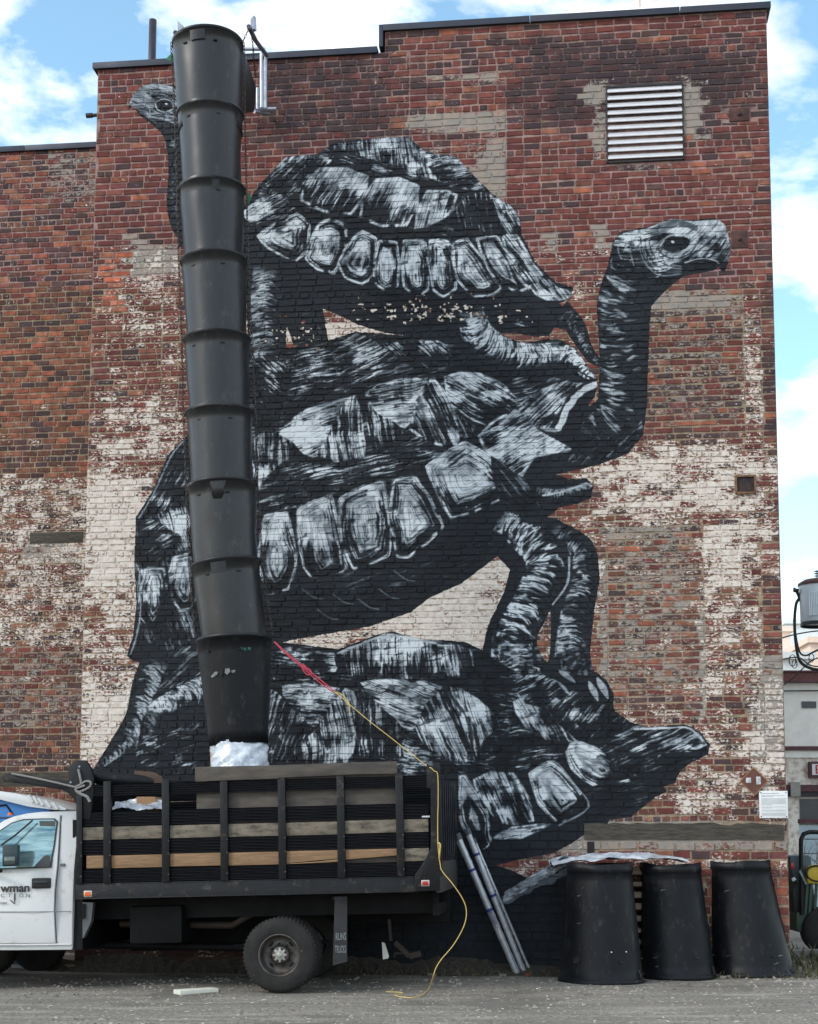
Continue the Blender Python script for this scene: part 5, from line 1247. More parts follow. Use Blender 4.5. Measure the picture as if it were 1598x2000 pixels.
# marker lamps
def lamp(px, py, w, h, mm_, y=YS - .02):
    x, z = T.P(px, py, y); a = MB().box(x - w / 2 - .012, x + w / 2 + .012, y - .006, y + .02, z - h / 2 - .012, z + h / 2 + .012).build('lamp_bezel', mat('chrome', (190,186,180), .3, .8), truck, .008)
    MB().box(x - w / 2, x + w / 2, y - .014, y - .004, z - h / 2, z + h / 2).build('lamp_lens', mm_, a, .006)
lamp(172, 1746, .066, .046, mat('amber_lens', (208,96,44), .25, var=.1, bump=0), YS); lamp(831, 1725, .062, .042, mat('red_lens', (168,34,36), .25, var=.1, bump=0), YS - .036)
# small white decal on the last upper plank bay
MB().box(X(826), X(841), YS + .006, YS + .009, Z(1605), Z(1602)).build('reflector_strip', mat('white_sticker', (205,208,210)), truck)
# chassis
ch = MB(); ch.box(x0b - 1.5, xe - .1, .55, .62, zrb - .24, zrb - .01).box(x0b - 1.5, xe - .1, 1.50, 1.57, zrb - .24, zrb - .01)
for k in range(6): x = x0b - 1.2 + k * .95; ch.box(x, x + .08, .62, 1.5, zrb - .22, zrb - .08)
ch.build('chassis_rail', m_blk2, truck)
zc = Z(1866, 545, 0); xc = X(545, 1866)
MB().tube([(xc, .1, zc), (xc, 2.0, zc)], .055, 12).lathe([(.0, -.16), (.10, -.15), (.155, -.06), (.16, .05), (.10, .14), (0, .15)], 20, (xc, 1.0, zc), 'y').build('rear_axle', m_blk2, truck)
MB().tube([(xc, 1.0, zc), (x0b - 1.2, 1.0, zc + .12)], .045, 12).build('drive_shaft', m_blk2, truck)
MB().box(X(230), X(335), .40, .9, zrb - .50, zrb - .10).build('fuel_tank', m_blk2, truck, .03)
MB().box(X(165), X(465), 1.62, 2.1, zrb - .66, zrb - .02).build('underbody_filler', m_blk2, truck, .02)  # dark boxes added far under the bed so the underside reads black
MB().box(X(630), X(850), 1.62, 2.1, zrb - .40, zrb - .02).build('underbody_filler', m_blk2, truck, .02)
MB().tube([(X(190), .8, zrb - .3), (X(420), .75, zrb - .34), (X(470), .6, zrb - .2)], .04, 10).build('exhaust_pipe', mat('exhaust_steel', (70,60,54), .7, .5), truck)
sp_ = MB()
for k in range(5): L = .62 - k * .1; sp_.box(xc - L, xc + L, .60, .67, zc + .07 + k * .012, zc + .08 + k * .012)
sp_.build('leaf_spring', m_blk2, truck)
MB().lathe([(0, -.02), (.03, -.02), (.035, .03), (0, .03)], 10, (X(637), .5, Z(1760)), 'y').build('valve', m_lf, truck)
# mud flap with worn lettering
fl = tpoly([(654,1751),(678,1751),(678,1878),(650,1886)], .06, .07, 'mud_flap', mat('rubber', (34,35,37), .7, var=.3, bump=.1), plane=.06)
m_fl = mat('worn_white_letters', (120,126,128), .7, var=.5, scale=40)
for s, (px, py) in (('RUNS', (655.5, 1836)), ('TRUCKS', (654.5, 1861))):
    x, z = T.P(px, py, .058); k = text_mesh(s, .105, m_fl, fl, 'flap_lettering', loc=(x, .057, z), sx=.42 if s == 'RUNS' else .30, bold=.002)
# wheels
m_ty = mat('tyre_rubber', (44,43,42), .82, spec=.25, var=.3, scale=8, bump=.2, bscale=40, dirt=((96,90,82), 7, .62)); m_rm = mat('steel_rim', (96,92,88), .5, .5, var=.4, scale=8, rgb2=(62,56,52)); m_hub = mat('hub_metal', (168,166,160), .38, .6, var=.25, scale=14)
def wheel(name, x, z, y, face=1, r=.386, parent=truck, deep=True):
    e = bpy.data.objects.new(name, None); LINK(e); e.parent = parent; e.location = (x, y, z); e.rotation_euler = (0, 0, 0 if face > 0 else math.pi)
    k = r / .386
    MB().lathe([(.205 * k, .06), (.212 * k, .012), (.225 * k, .004), (.27 * k, -.004), (.315 * k, .002), (.350 * k, .014), (.368 * k, .022), (.380 * k, .045), (.386 * k, .07), (.386 * k, .17), (.372 * k, .215), (.30 * k, .23), (.21 * k, .215)], 72, (0, 0, 0), 'y').build('tyre', m_ty, e)
    t_ = MB()
    for i in range(56):
        a = 2 * math.pi * i / 56; c, s_ = math.cos(a), math.sin(a); c2, s2 = math.cos(a + .055), math.sin(a + .055)
        for (ya, yb) in ((.030, .075), (.10, .14)):
            off = .03 if ya > .05 else 0; c, s_ = math.cos(a + off), math.sin(a + off); c2, s2 = math.cos(a + off + .06), math.sin(a + off + .06); ra, rb = .366 * k, .3905 * k
            if ya < .05: rr0 = .372 * k
            t_.add([(c * ra, ya, s_ * ra), (c2 * ra, ya, s2 * ra), (c2 * ra, yb, s2 * ra), (c * ra, yb, s_ * ra), (c * rb, ya + .012, s_ * rb), (c2 * rb, ya + .012, s2 * rb), (c2 * rb, yb, s2 * rb), (c * rb, yb, s_ * rb)],
                   [(4, 5, 6, 7), (0, 1, 5, 4), (1, 2, 6, 5), (3, 0, 4, 7), (2, 3, 7, 6)])
    t_.build('tread_block', m_ty, e)
    MB().lathe([(.218 * k, .016), (.222 * k, .008), (.214 * k, .001), (.206 * k, .006), (.200 * k, .03), (.196 * k, .09), (.180 * k, .115), (.150 * k, .125), (.100 * k, .118), (.092 * k, .10), (.090 * k, .075), (.078 * k, .068), (0, .066)], 64, (0, 0, 0), 'y').build('rim', m_rm, e)
    for i in range(4):
        a = math.pi / 4 + i * math.pi / 2; cx, cz = .152 * k * math.cos(a), .152 * k * math.sin(a); v = []
        for j in range(12):
            t = j * math.pi / 6; u, w = .032 * math.cos(t), .019 * math.sin(t); v.append((cx - math.sin(a) * u + math.cos(a) * w, .1205, cz + math.cos(a) * u + math.sin(a) * w))
        MB().add(v, [tuple(range(12))]).build('hand_hole', m_dk, e)
    nt_ = MB()
    for i in range(8):
        a = i * math.pi / 4 + .2; nt_.lathe([(0, .088), (.011, .09), (.012, .12)], 6, (.112 * k * math.cos(a), 0, .112 * k * math.sin(a)), 'y')
    nt_.build('wheel_nut', m_lf, e)
    v = []; ns = 48
    for j in range(ns):
        a = 2 * math.pi * j / ns; rr_ = (.062 + .012 * (1 if math.cos(8 * a) > 0 else -1)) * k; v.append((rr_ * math.cos(a), rr_ * math.sin(a)))
    MB().prism(v, .042, .067).lathe([(0, .022), (.028, .026), (.032, .044)], 20, (0, 0, 0), 'y').build('hub_cap', m_hub, e, .002)
    return e
wheel('wheel', xc, zc, 0); wheel('wheel', xc, zc, .26); wheel('wheel', xc, zc, 2.14, -1); wheel('wheel', xc, zc, 1.88, -1)
# ---- cab
YC_ = .16
m_wh = mat('white_paint', (206,207,206), .28, var=.05, scale=3, bump=.02, coat=.4, dirt=((184,182,174), 5, .57)); m_wh2 = mat('white_paint_dirty', (200,200,198), .4, var=.12, scale=6, bump=.05)
zb_ = T.P(60, 1697, YC_)[1]
def tum(p):
    q = p.copy(); q_ = max(0, p.z - zb_); s = 1 if p.y < 1.08 else -1
    q.y += s * (.16 * q_ + .05 * q_ * q_); lo = max(0, zb_ - .25 - p.z); q.y += s * .10 * lo * lo; return q
YF = 2.0
cab_o = [(150,1583),(73,1585),(45,1588),(19,1594),(0,1602),(-32,1626),(-72,1672),(-96,1694),(-150,1702),(-226,1712),(-256,1730),(-266,1780),(-262,1846),(-225,1850),(-222,1830),(-208,1800),(-182,1782),(-150,1782),(-124,1800),(-110,1830),(-106,1852),(0,1857),(139,1856),(141,1800),(145,1700)]
def dense(pp, n=6):
    o = []
    for i in range(len(pp)):
        a, b = pp[i], pp[(i + 1) % len(pp)]
        o += [(a[0] + (b[0] - a[0]) * k / n, a[1] + (b[1] - a[1]) * k / n) for k in range(n)]
    return o
def cab_panel(pts, y0, y1, name, m, parent=None, bevel=0, den=True):
    pp = [T.P(a, b, YC_) for a, b in pts]
    if den: pp = dense(pp, 4)
    return MB().prism(pp, y0, y1).build(name, m, parent or truck, bevel, xf=tum)
body = cab_panel(cab_o, YC_, YF, 'cab_body', m_wh, bevel=.02)
door = cab_panel([(111,1592),(112,1650),(112,1693),(107,1740),(105.5,1779),(107,1842),(-84,1843),(-92,1790),(-88,1704),(-62,1676),(-28,1640),(0,1612),(19,1601),(42,1594)], YC_ - .010, YC_ + .02, 'door', m_wh, bevel=.006)
seam = [(111,1592),(112,1650),(112,1693),(107,1740),(105.5,1779),(107,1842)]
cab_line = lambda pts, r, name, m, y=YC_ - .004: MB().tube([tum(Vector((T.P(a, b, YC_)[0], y, T.P(a, b, YC_)[1]))) for a, b in pts], r, 6).build(name, m, truck)
m_seam = mat('seam_shadow', (40,42,44), .8, bump=0)
cab_line([(113,1592),(114,1650),(114,1693),(109,1740),(107.5,1779),(109,1842)], .0045, 'door_seam', m_seam)
cab_line([(139,1780),(60,1781),(-80,1781)], .0045, 'belt_groove', mat('groove_grey', (120,122,124), .6, bump=0), YC_ - .0085)
cab_line([(138,1845),(60,1846),(-84,1846)], .010, 'sill_bead', m_wh2, YC_ - .006)
m_glass = mat('window_glass', (150,178,178), .06, .6, var=.1, scale=5, bump=0, rgb2=(70,104,116), stretch=(.35, 1, 2.6)); m_trim = mat('window_trim', (20,21,22), .5, bump=0)
win = [(-1,1622),(19,1608),(41,1602),(72,1600.5),(100,1600.5),(106,1606),(103,1650),(98,1692),(0,1695),(-60,1697),(-74,1694),(-40,1655)]
tr = cab_panel([(-3,1620.5),(18,1606),(40,1599.5),(72,1598),(102,1598),(109,1604),(106,1650),(101,1694.5),(0,1698),(-60,1700),(-80,1698),(-42,1652)], YC_ - .016, YC_ - .004, 'window_trim', m_trim, door)
cab_panel(win, YC_ - .020, YC_ - .012, 'window_glass', m_glass, door)
# shapes seen in the pane: seat back and visor
cab_panel([(66,1694),(86,1672),(92,1670),(99,1673),(98.5,1693)], YC_ - .0225, YC_ - .0205, 'seat_back', mat('seat_dark', (40,42,42), .4, bump=0), door)
cab_panel([(72,1603),(103,1603),(104,1614),(74,1613)], YC_ - .0225, YC_ - .0205, 'sun_visor', mat('visor_dark', (52,58,50), .5, bump=0), door)
x, z = T.P(81.5, 1725, YC_); hb = MB().box(x - .105, x + .105, -.012, .02, z - .056, z + .056).build('handle_recess', m_trim, door, .045, loc=(0, YC_ - .012, 0))
MB().box(x - .080, x + .080, -.030, -.010, z - .004, z + .026).build('handle', mat('handle_black', (44,46,48), .35, bump=0), door, .01, loc=(0, YC_ - .012, 0))
x, z = T.P(122, 1689, YC_); MB().box(x - .028, x + .028, -.010, .01, z - .014, z + .014).build('badge', mat('badge_grey', (96,98,94), .5), truck, .006, loc=(0, YC_ + .002, 0))
MB().box(X(138, 1700, YC_), x0b - .004, YC_ + .06, YF - .05, Z(1858, 145), Z(1600, 145)).build('cab_back_seal', m_blk2, truck)
tpoly([(152,1762),(182,1763),(178,1800),(163,1832),(150,1833)], .22, .30, 'filler_shield', mat('grey_galv', (92,96,98), .6, .3), plane=.22)
tpoly([(160,1765),(166,1765),(166,1792),(160,1795)], .20, .219, 'filler_hose', m_blk2, plane=.2)
# mirror, its stay and the roof bar
MB().tube([T.V(2, 1651, YC_ - .12), T.V(30, 1631, YC_ - .05), T.V(64, 1602, YC_ + .0)], .010, 8).build('mirror_stay', m_trim, truck)
x, z = T.P(22, 1671, YC_ - .2); mir = MB().box(x - .085, x + .085, YC_ - .24, YC_ - .15, z - .115, z + .115).build('mirror_housing', mat('mirror_dark', (34,56,62), .3, .2, bump=0, rgb2=(30,38,40)), truck, .02)
MB().box(x - .06, x + .06, YC_ - .246, YC_ - .238, z - .095, z - .01).build('mirror_glass', mat('mirror_glass', (90,100,98), .1, .6, bump=0), mir, .008)
MB().tube([T.V(-30, 1698, YC_ - .02), T.V(2, 1701, YC_ - .14)], .022, 8).build('mirror_arm', m_trim, truck)
MB().tube([T.V(-60, 1598, YC_ + .3), T.V(62, 1597, YC_ + .2), T.V(75, 1595, YC_ + .2)], .010, 8).build('roof_bar', m_trim, truck)
for a in (20,): MB().lathe([(0, .03), (.02, .028), (.032, 0)], 12, T.V(a, 1592 - (a - 22) * .14, .7)).build('roof_lamp', MATS['amber_lens'], truck)
# hood detail out of frame: windscreen, grille, bumper, wheel arches
cab_panel([(-36,1632),(-72,1672),(-74,1670),(-38,1630)], .35, 1.8, 'windscreen', m_glass, truck, 0, False)
MB().box(X(-285, 1800), X(-262, 1800), .1, 2.05, Z(1846, -270), Z(1806, -270)).build('bumper', MATS['chrome'], truck, .02)
wheel('wheel', X(-165, 1866), zc + .07, .10); wheel('wheel', X(-165, 1866), zc + .07, 2.0, -1)
# lettering on the door
m_let = mat('decal_black', (34,36,38), .5, bump=0); m_let2 = mat('decal_grey', (84,88,92), .5, bump=0)
def dtext(s, px, py, size, m, align='LEFT', bold=0, sx=1, sp=1):
    x, z = T.P(px, py, YC_); return text_mesh(s, size, m, door, 'door_lettering', bold, align, (x, YC_ - .0125, z), sx=sx, spacing=sp)
dtext('wman', 59.5, 1741, .125, m_let, 'RIGHT', .0032, 1.08, .98)
for s, a in (('J', -7), ('C', 2), ('T', 16), ('O', 37.5), ('N', 51)): dtext(s, a, 1752.5, .056, m_let2, sx=1.15)
dtext('.com', 14.5, 1765.5, .046, m_let2, 'RIGHT')
def dpoly(pts): 
    pp = [T.P(a, b, YC_) for a, b in pts]; return MB().prism(pp, YC_ - .0145, YC_ - .0115).build('emblem', m_let, door)
dpoly([(30,1742),(31.6,1747),(31.6,1757),(30,1766),(28.4,1757),(28.4,1747)]); dpoly([(20,1757.5),(22,1757),(29.5,1764.5),(28.5,1766)]); dpoly([(30,1722),(30.4,1742),(29.7,1742)])
# ---- ladder rack arm at the front of the bed
arm = tpoly([(6,1514),(20,1511),(60,1517),(136,1526),(134,1499),(147,1485),(169,1485),(178,1499),(184,1518),(184,1545),(178,1600),(156,1600),(153,1583),(147,1563),(136,1550),(122,1543),(60,1533),(10,1527),(6,1522)], -.02, .03, 'rack_arm', m_blk, bevel=.006, plane=0)
MB().tube([T.V(155, 1497, -.02), T.V(155, 1497, -.03)], .012, 8).tube([T.V(138, 1528, -.02), T.V(138, 1528, -.03)], .012, 8).build('arm_bolt', m_gal, arm)
MB().tube([T.V(158, 1510, .0), T.V(158, 1510, 2.1)], .04, 12).build('rack_crossbar', m_blk, truck)
def rope(name, pts, r, m, lab, cat='rope', parent=None, sub=4):
    P_ = [Vector(p) for p in pts]; o = []
    for i in range(len(P_) - 1):
        a, b, c, d = P_[max(i - 1, 0)], P_[i], P_[i + 1], P_[min(i + 2, len(P_) - 1)]
        for k in range(sub):
            t = k / sub; o.append(.5 * ((2 * b) + (-a + c) * t + (2 * a - 5 * b + 4 * c - d) * t * t + (-a + 3 * b - 3 * c + d) * t ** 3))
    o.append(P_[-1]); x = MB().tube(o, r, 8).build(name, m, parent)
    if lab: tag(x, lab, cat)
    return x
m_rg = mat('grey_rope', (138,136,134), .9, var=.3, scale=60, bump=.5, bscale=120)
wv = lambda px, py, y=-.05: T.m @ T.V(px, py, y)
kr = thing('tie_rope', 'grey rope knotted round the black rack arm above the cab', 'rope', wv(147, 1538))
kl = kr.location.copy(); kv = lambda px, py, y=-.05: wv(px, py, y) - kl
rope('strand', [kv(23, 1511), kv(80, 1522), kv(145, 1537)], .011, m_rg, None, parent=kr)
rope('strand', [kv(153, 1502), kv(156, 1515), kv(159, 1530)], .013, m_rg, None, parent=kr)
rope('strand', [kv(146, 1538), kv(156, 1533), kv(168, 1526), kv(177, 1528), kv(176, 1536), kv(165, 1543), kv(152, 1547), kv(148, 1541), kv(158, 1537), kv(166, 1534)], .012, m_rg, None, parent=kr)
rope('strand', [kv(150, 1545), kv(160, 1552), kv(170, 1556), kv(176, 1566)], .017, m_rg, None, parent=kr)
# ================================================================ load in the bed
tw = lambda p: T.m @ Vector(p)
def flat(pts, y0, y1, name, m, lab, cat, group=None, bevel=.002):
    pp = [T.P(a, b, y0) for a, b in pts]; c = pp[0]; o = MB().prism([(x - c[0], z - c[1]) for x, z in pp], 0, y1 - y0).build(name, m, None, bevel, loc=tw((c[0], y0, c[1])), rot=tuple(T.rot)); return tag(o, lab, cat, group)
flat([(381,1498),(560,1494),(690,1489),(775,1487),(775,1511),(700,1512),(545,1519),(543,1521),(530,1521),(381,1526)], -.062, -.044, 'fascia_board', m_gr, 'long grey brown board lying along the top of the black bed side', 'board')
flat([(384,1500),(776,1494),(778,1700),(384,1700)], .03, .05, 'plywood_sheet', m_gr, 'brown plywood sheet standing inside the truck bed behind the ribbed panels', 'plywood')
m_cb = mat('cardboard', (172,136,104), .85, var=.12, scale=4, bump=.05); m_cb2 = mat('dark_cardboard', (84,66,56), .85, var=.3, scale=4)
flat([(410,1450),(432,1450),(440,1497),(411,1498)], .42, .43, 'cardboard_sheet', m_cb, 'tan cardboard strip upright under the chute mouth', 'cardboard')
flat([(262,1505),(300,1508),(316,1517),(321,1530),(300,1535),(262,1533)], .25, .28, 'cardboard_flap', m_cb2, 'dark brown folded cardboard sticking up above the bed side', 'cardboard')
flat([(267,1556),(302,1556),(308,1569),(298,1590),(268,1590)], .2, .5, 'cardboard_box', m_cb, 'tan cardboard box seen through the slot of the bed side', 'box')
o = MB().tube([T.V(172, 1512, .2), T.V(200, 1520, .22), T.V(262, 1525, .25), T.V(300, 1527, .3)], [.075, .075, .07, .06], 16).build('rubber_hose_roll', m_pl2, None, loc=T.loc, rot=tuple(T.rot)); tag(o, 'thick black roll lying on the truck bed beside the rack arm', 'roll')
lf_ = MB(); lf_.box(X(225), X(380), .1, 1.9, zrt, Z(1590)); lo = lf_.build('debris_load', mat('dark_debris', (44,42,42), .9, var=.5, scale=12, bump=.8), None, loc=T.loc, rot=tuple(T.rot)); tag(lo, kind='stuff', label='dark mixed rubbish filling the truck bed')
lf2 = MB(); lf2.box(X(392), X(830), .1, 1.9, zrt, Z(1620)); lo = lf2.build('debris_load', MATS['dark_debris'], None, loc=T.loc, rot=tuple(T.rot)); tag(lo, kind='stuff', label='dark mixed rubbish under the chute')
sh = MB(); crumple(sh, T.V(220, 1584, .12), T.V(322, 1582, .12) - T.V(220, 1584, .12), Vector((0, .15, .10)), 26, 8, .05, rp); o = sh.build('crumpled_plastic', m_film, None, loc=T.loc, rot=tuple(T.rot)); tag(o, 'crumpled clear plastic seen through the slot of the bed side', 'plastic sheet')
# plastic bag hanging out of the chute mouth
sh = MB(); v = []; ns, nh = 46, 16; rq = random.Random(14); c0 = T.m.inverted() @ atY(467, 1448, YC); c1 = T.m.inverted() @ atY(470, 1510, YC - .1); r_a = 50 * sc(endp); r_b = 56 * sc(endp)
ph = [(rq.randint(2, 11), rq.uniform(2, 12), rq.uniform(0, 6)) for _ in range(12)]
for j in range(nh + 1):
    for i in range(ns):
        a = 2 * math.pi * i / ns; t = j / nh; r = r_a + (r_b - r_a) * t + .035 * sum(abs(math.sin(k * a / 2 + q * t + p)) - .6 for k, q, p in ph) / 2.5 + rq.uniform(-.006, .006)
        c = c0.lerp(c1, t); v.append(c + Vector((r * math.cos(a), r * math.sin(a), 0)))
sh.add(v, [(j * ns + i, (j + 1) * ns + i, (j + 1) * ns + (i + 1) % ns, j * ns + (i + 1) % ns) for j in range(nh) for i in range(ns)], True)
o = sh.build('plastic_liner', m_film, None, loc=T.loc, rot=tuple(T.rot)); tag(o, 'shiny crumpled plastic liner hanging from the chute mouth into the bed', 'plastic sheet')

# ================================================================ ropes
m_rr = mat('red_rope', (186,66,84), .8, var=.15, scale=60, bump=.4, bscale=140); m_yr = mat('yellow_rope', (206,178,104), .75, var=.15, scale=60, bump=.4, bscale=140)
a_, b_ = atY(536, 1253, YC - .45), wv(838, 1499, -.06)
A0 = a_; B0 = b_; mid_ = lambda px, py: None
def along(px, py):
    t = (px - 536) / (838 - 536); Yv = A0.y + (B0.y - A0.y) * t; return atY(px, py, Yv)
rr_ = thing('red_rope', 'doubled red rope tied to the bottom of the chute', 'rope', A0)
rl_ = lambda px, py: along(px, py) - A0
rope('strand', [rl_(536, 1253), rl_(560, 1275), rl_(592, 1301), rl_(625, 1327), rl_(653, 1350)], .0065, m_rr, None, parent=rr_)
rope('strand', [rl_(536, 1254), rl_(562, 1280), rl_(590, 1303), rl_(622, 1331), rl_(651, 1352)], .006, m_rr, None, parent=rr_)
rope('strand', [rl_(589, 1301), rl_(593, 1310), rl_(600, 1318), rl_(608, 1316), rl_(606, 1308), rl_(596, 1303), rl_(592, 1298), rl_(598, 1302)], .006, m_rr, None, parent=rr_)
yy = thing('yellow_rope', 'thin yellow rope running from the red rope to the truck tail', 'rope', along(655, 1352)); yl_ = yy.location.copy()
rope('strand', [along(*p) - yl_ for p in ((651, 1350), (664, 1359), (683, 1376), (720, 1407), (770, 1446), (836, 1498))], .0044, m_yr, None, parent=yy)
rope('strand', [along(*p) - yl_ for p in ((655, 1352), (666, 1355), (673, 1362), (682, 1374), (683, 1394))], .0046, m_yr, None, parent=yy)
rope('strand', [along(*p) - yl_ for p in ((659, 1356), (668, 1362), (676, 1370), (681, 1377))], .0046, m_yr, None, parent=yy)
pts = [wv(836, 1499, -.05), wv(842, 1500, -.07), wv(848, 1506, -.07), wv(855, 1513, -.07), wv(856, 1560, -.07), wv(855, 1610, -.07), wv(856, 1655, -.07), wv(860, 1688, -.08), wv(864, 1702, -.09), wv(884, 1726, -.1), wv(904, 1756, -.1), wv(911, 1778, -.1), wv(909, 1800, -.1), wv(900, 1822, -.1), wv(884, 1848, -.12), wv(862, 1874, -.14), wv(851, 1892, -.2), wv(846, 1908, -.3)]
gp = [ground(x, y, .012) for x, y in ((838, 1930), (826, 1942), (808, 1948), (790, 1948), (772, 1944), (786, 1940), (780, 1938), (754, 1937))]
rope('hanging_rope', pts + gp, .0048, m_yr, 'yellow rope hanging from the tail of the truck and trailing on the ground', parent=None)
rope('rope_tail', [wv(856, 1646, -.09), wv(860, 1650, -.1), wv(859, 1664, -.1), wv(858, 1676, -.08)], .009, m_yr, 'short yellow knot tail on the hanging rope by the truck tail')
# white offcut lying in front of the truck
a = ground(352, 1945); b = ground(427, 1940); d = b - a; an = math.atan2(d.y, d.x)
o = MB().box(0, d.length, 0, .16, 0, .045).build('foam_offcut', mat('off_white_foam', (214,212,198), .7, var=.1, scale=12), None, .006, loc=(a.x, a.y, gz(a.x, a.y)), rot=(0, 0, an)); tag(o, 'off white rectangular offcut lying on the ground before the rear wheel', 'offcut')
# things lying in the dark under the truck
for (px, py, w, h, c, lab) in ((45,1893,.30,.05,(150,158,170),'pale bluish scrap lying under the truck cab'),(345,1886,.55,.06,(120,112,98),'long grey slab of concrete lying under the truck bed'),(232,1886,.22,.03,(150,146,136),'thin pale strip of wood under the truck bed'),(135,1896,.14,.07,(126,110,92),'tan wedge of stone under the back of the cab')):
    g = ground(px, py); o = MB().box(-w / 2, w / 2, 0, .12, 0, h).build('scrap', mat('scrap_%d' % px, c, .85, var=.4, scale=8), None, .012, loc=(g.x, g.y, gz(g.x, g.y)), rot=(0, .04, rp.uniform(-.3, .3))); tag(o, lab, 'scrap')
# ================================================================ vehicle behind the cab: blue body, white ribbed roof
YB = 17.6
vb = thing('parked_camper', 'blue sided camper with white ribbed roof parked between truck and brick wing', 'camper', (atY(60, 1650, YB).x, YB, 0)); vl = vb.location.copy()
def vpt(px, py): p = atY(px, py, YB) - vl; return (p.x, p.z)
roofp = [(-260,1560),(-180,1546),(-80,1541),(0,1545),(33,1550),(73,1559.5),(106,1569),(129,1579),(129,1583),(107,1582),(57,1576),(0,1562),(-80,1556),(-180,1562),(-260,1575)]
MB().prism([vpt(*p) for p in roofp], 0, 1.7).build('roof', m_wh, vb, .02)
rb = MB()
for k, (x, y) in enumerate(((56,1556),(66,1559),(76,1562),(90,1566),(104,1570))):
    a, b = vpt(x, y - 3), vpt(x + 9, y + 11); rb.bar((a[0], -.01, a[1]), (b[0], -.01, b[1]), .03, .03)
rb.build('roof_rib', m_wh2, vb)
MB().prism([vpt(*p) for p in ((-255,1572),(-180,1559),(-80,1553),(0,1559),(57,1573),(96,1581),(92,1640),(80,1830),(-255,1830))], .06, 1.64).build('side', mat('blue_body', (44,112,176), .4, var=.15, scale=3), vb, .02)
MB().tube([(*vpt(-20,1575)[:1], .05, vpt(-20,1575)[1]), (vpt(10,1572)[0], .05, vpt(10,1572)[1]), (vpt(22,1590)[0], .05, vpt(22,1590)[1])], .012, 6).build('hose', m_blk2, vb)
vb.location.z = 0
for k in (-1.3, .1): MB().lathe([(0, -.0), (.3, 0), (.33, .03), (.33, .18), (0, .2)], 28, (k, .02, .33), 'y').build('wheel', m_ty, vb)

# ================================================================ right-hand background
YG = 30.0
m_pw = mat('painted_white_brick', (240,238,230), .8, var=.06, scale=4, bump=.3, bscale=18, rgb2=(230,226,216)); m_mar = mat('maroon_trim', (86,46,54), .6, var=.2); m_pw2 = mat('peeling_white_brick', (230,224,212), .85, var=.35, scale=7, rgb2=(160,120,106), cover=.58)
sf = thing('shop_building', 'low white painted brick shop with maroon trim beyond the corner', 'building', (atY(1545, 1650, YG).x, YG, 0)); sl_ = sf.location.copy()
def gp_(px, py, Y=YG): p = atY(px, py, Y) - sl_; return (p.x, p.z)
def gbox(x0, y0, x1, y1, n0, n1, name, m, par=sf, bev=0):
    a = gp_(x0, y1); b = gp_(x1, y0); return MB().box(a[0], b[0], n0, n1, a[1], b[1]).build(name, m, par, bev)
gb = gp_(1500, 1790)
gbox(1430, 1332, 2100, 1470, 0, 9, 'upper_wall', m_pw); gbox(1430, 1478, 2100, 1545, .0, 9, 'lower_wall', m_pw2)
MB().box(gp_(1430, 0)[0], gp_(2100, 0)[0], .15, 9, 0, gp_(0, 1545)[1]).build('shopfront_wall', m_pw, sf)
gbox(1430, 1313, 2100, 1332, -.12, .3, 'parapet_band', mat('brick_band', (112,66,62), .7, var=.3, scale=12), sf)
gbox(1430, 1311, 2100, 1314, -.16, .3, 'coping', m_mar); gbox(1430, 1331, 2100, 1334, -.14, .1, 'string_course', m_mar)
gbox(1430, 1458, 2100, 1466, -.10, .1, 'cornice', m_mar); gbox(1430, 1466, 2100, 1480, -.05, .1, 'frieze', m_pw)
gbox(1566, 1370, 1594, 1383, -.02, .05, 'slit_window', mat('dark_pane', (40,48,56), .2, bump=0))
MB().tube([(gp_(1530, 1347)[0], -.05, gp_(1530, 1350)[1]), (gp_(2000, 1343)[0], -.05, gp_(2000, 1345)[1])], .012, 6).build('cable', m_blk2, sf)
s_ = gbox(1579, 1488, 1680, 1520, -.10, .0, 'sign_frame', m_mar); k = gbox(1584, 1493, 1675, 1514, -.12, -.09, 'sign_panel', mat('sign_white', (222,222,224), .4, bump=0, var=.03), s_)
e = gp_(1589, 1511.5); text_mesh('E', .26, mat('sign_red', (178,52,58), .5, bump=0), k, 'lettering', .004, 'LEFT', (e[0], -.124, e[1]))
gbox(1430, 1533, 2100, 1546, -.10, .12, 'shopfront_cornice', m_mar); gbox(1430, 1546, 2100, 1556, -.06, .14, 'shopfront_head', mat('dark_wood', (48,42,46), .6))
for x in (1544, 1700, 1900): 
    gbox(x, 1545, x + 14, 1790, -.02, .14, 'pilaster', m_pw2); gbox(x - 2, 1528, x + 16, 1556, -.14, .14, 'pilaster_cap', mat('stone_cap', (160,158,150), .8))
for x in (1560, 1716):
    f = gbox(x, 1556, x + 130, 1606, .06, .14, 'window_frame', m_pw); gbox(x + 4, 1560, x + 126, 1600, .03, .06, 'window_pane', MATS['dark_pane'], f)
    gbox(x - 2, 1600, x + 132, 1608, -.02, .1, 'transom', m_mar)
    for j in range(6): gbox(x, 1612 + j * 28, x + 130, 1638 + j * 28, .02 + .01 * (j % 2), .13, 'shutter_panel', mat('pale_blue_shutter', (172,190,198), .6, var=.08))
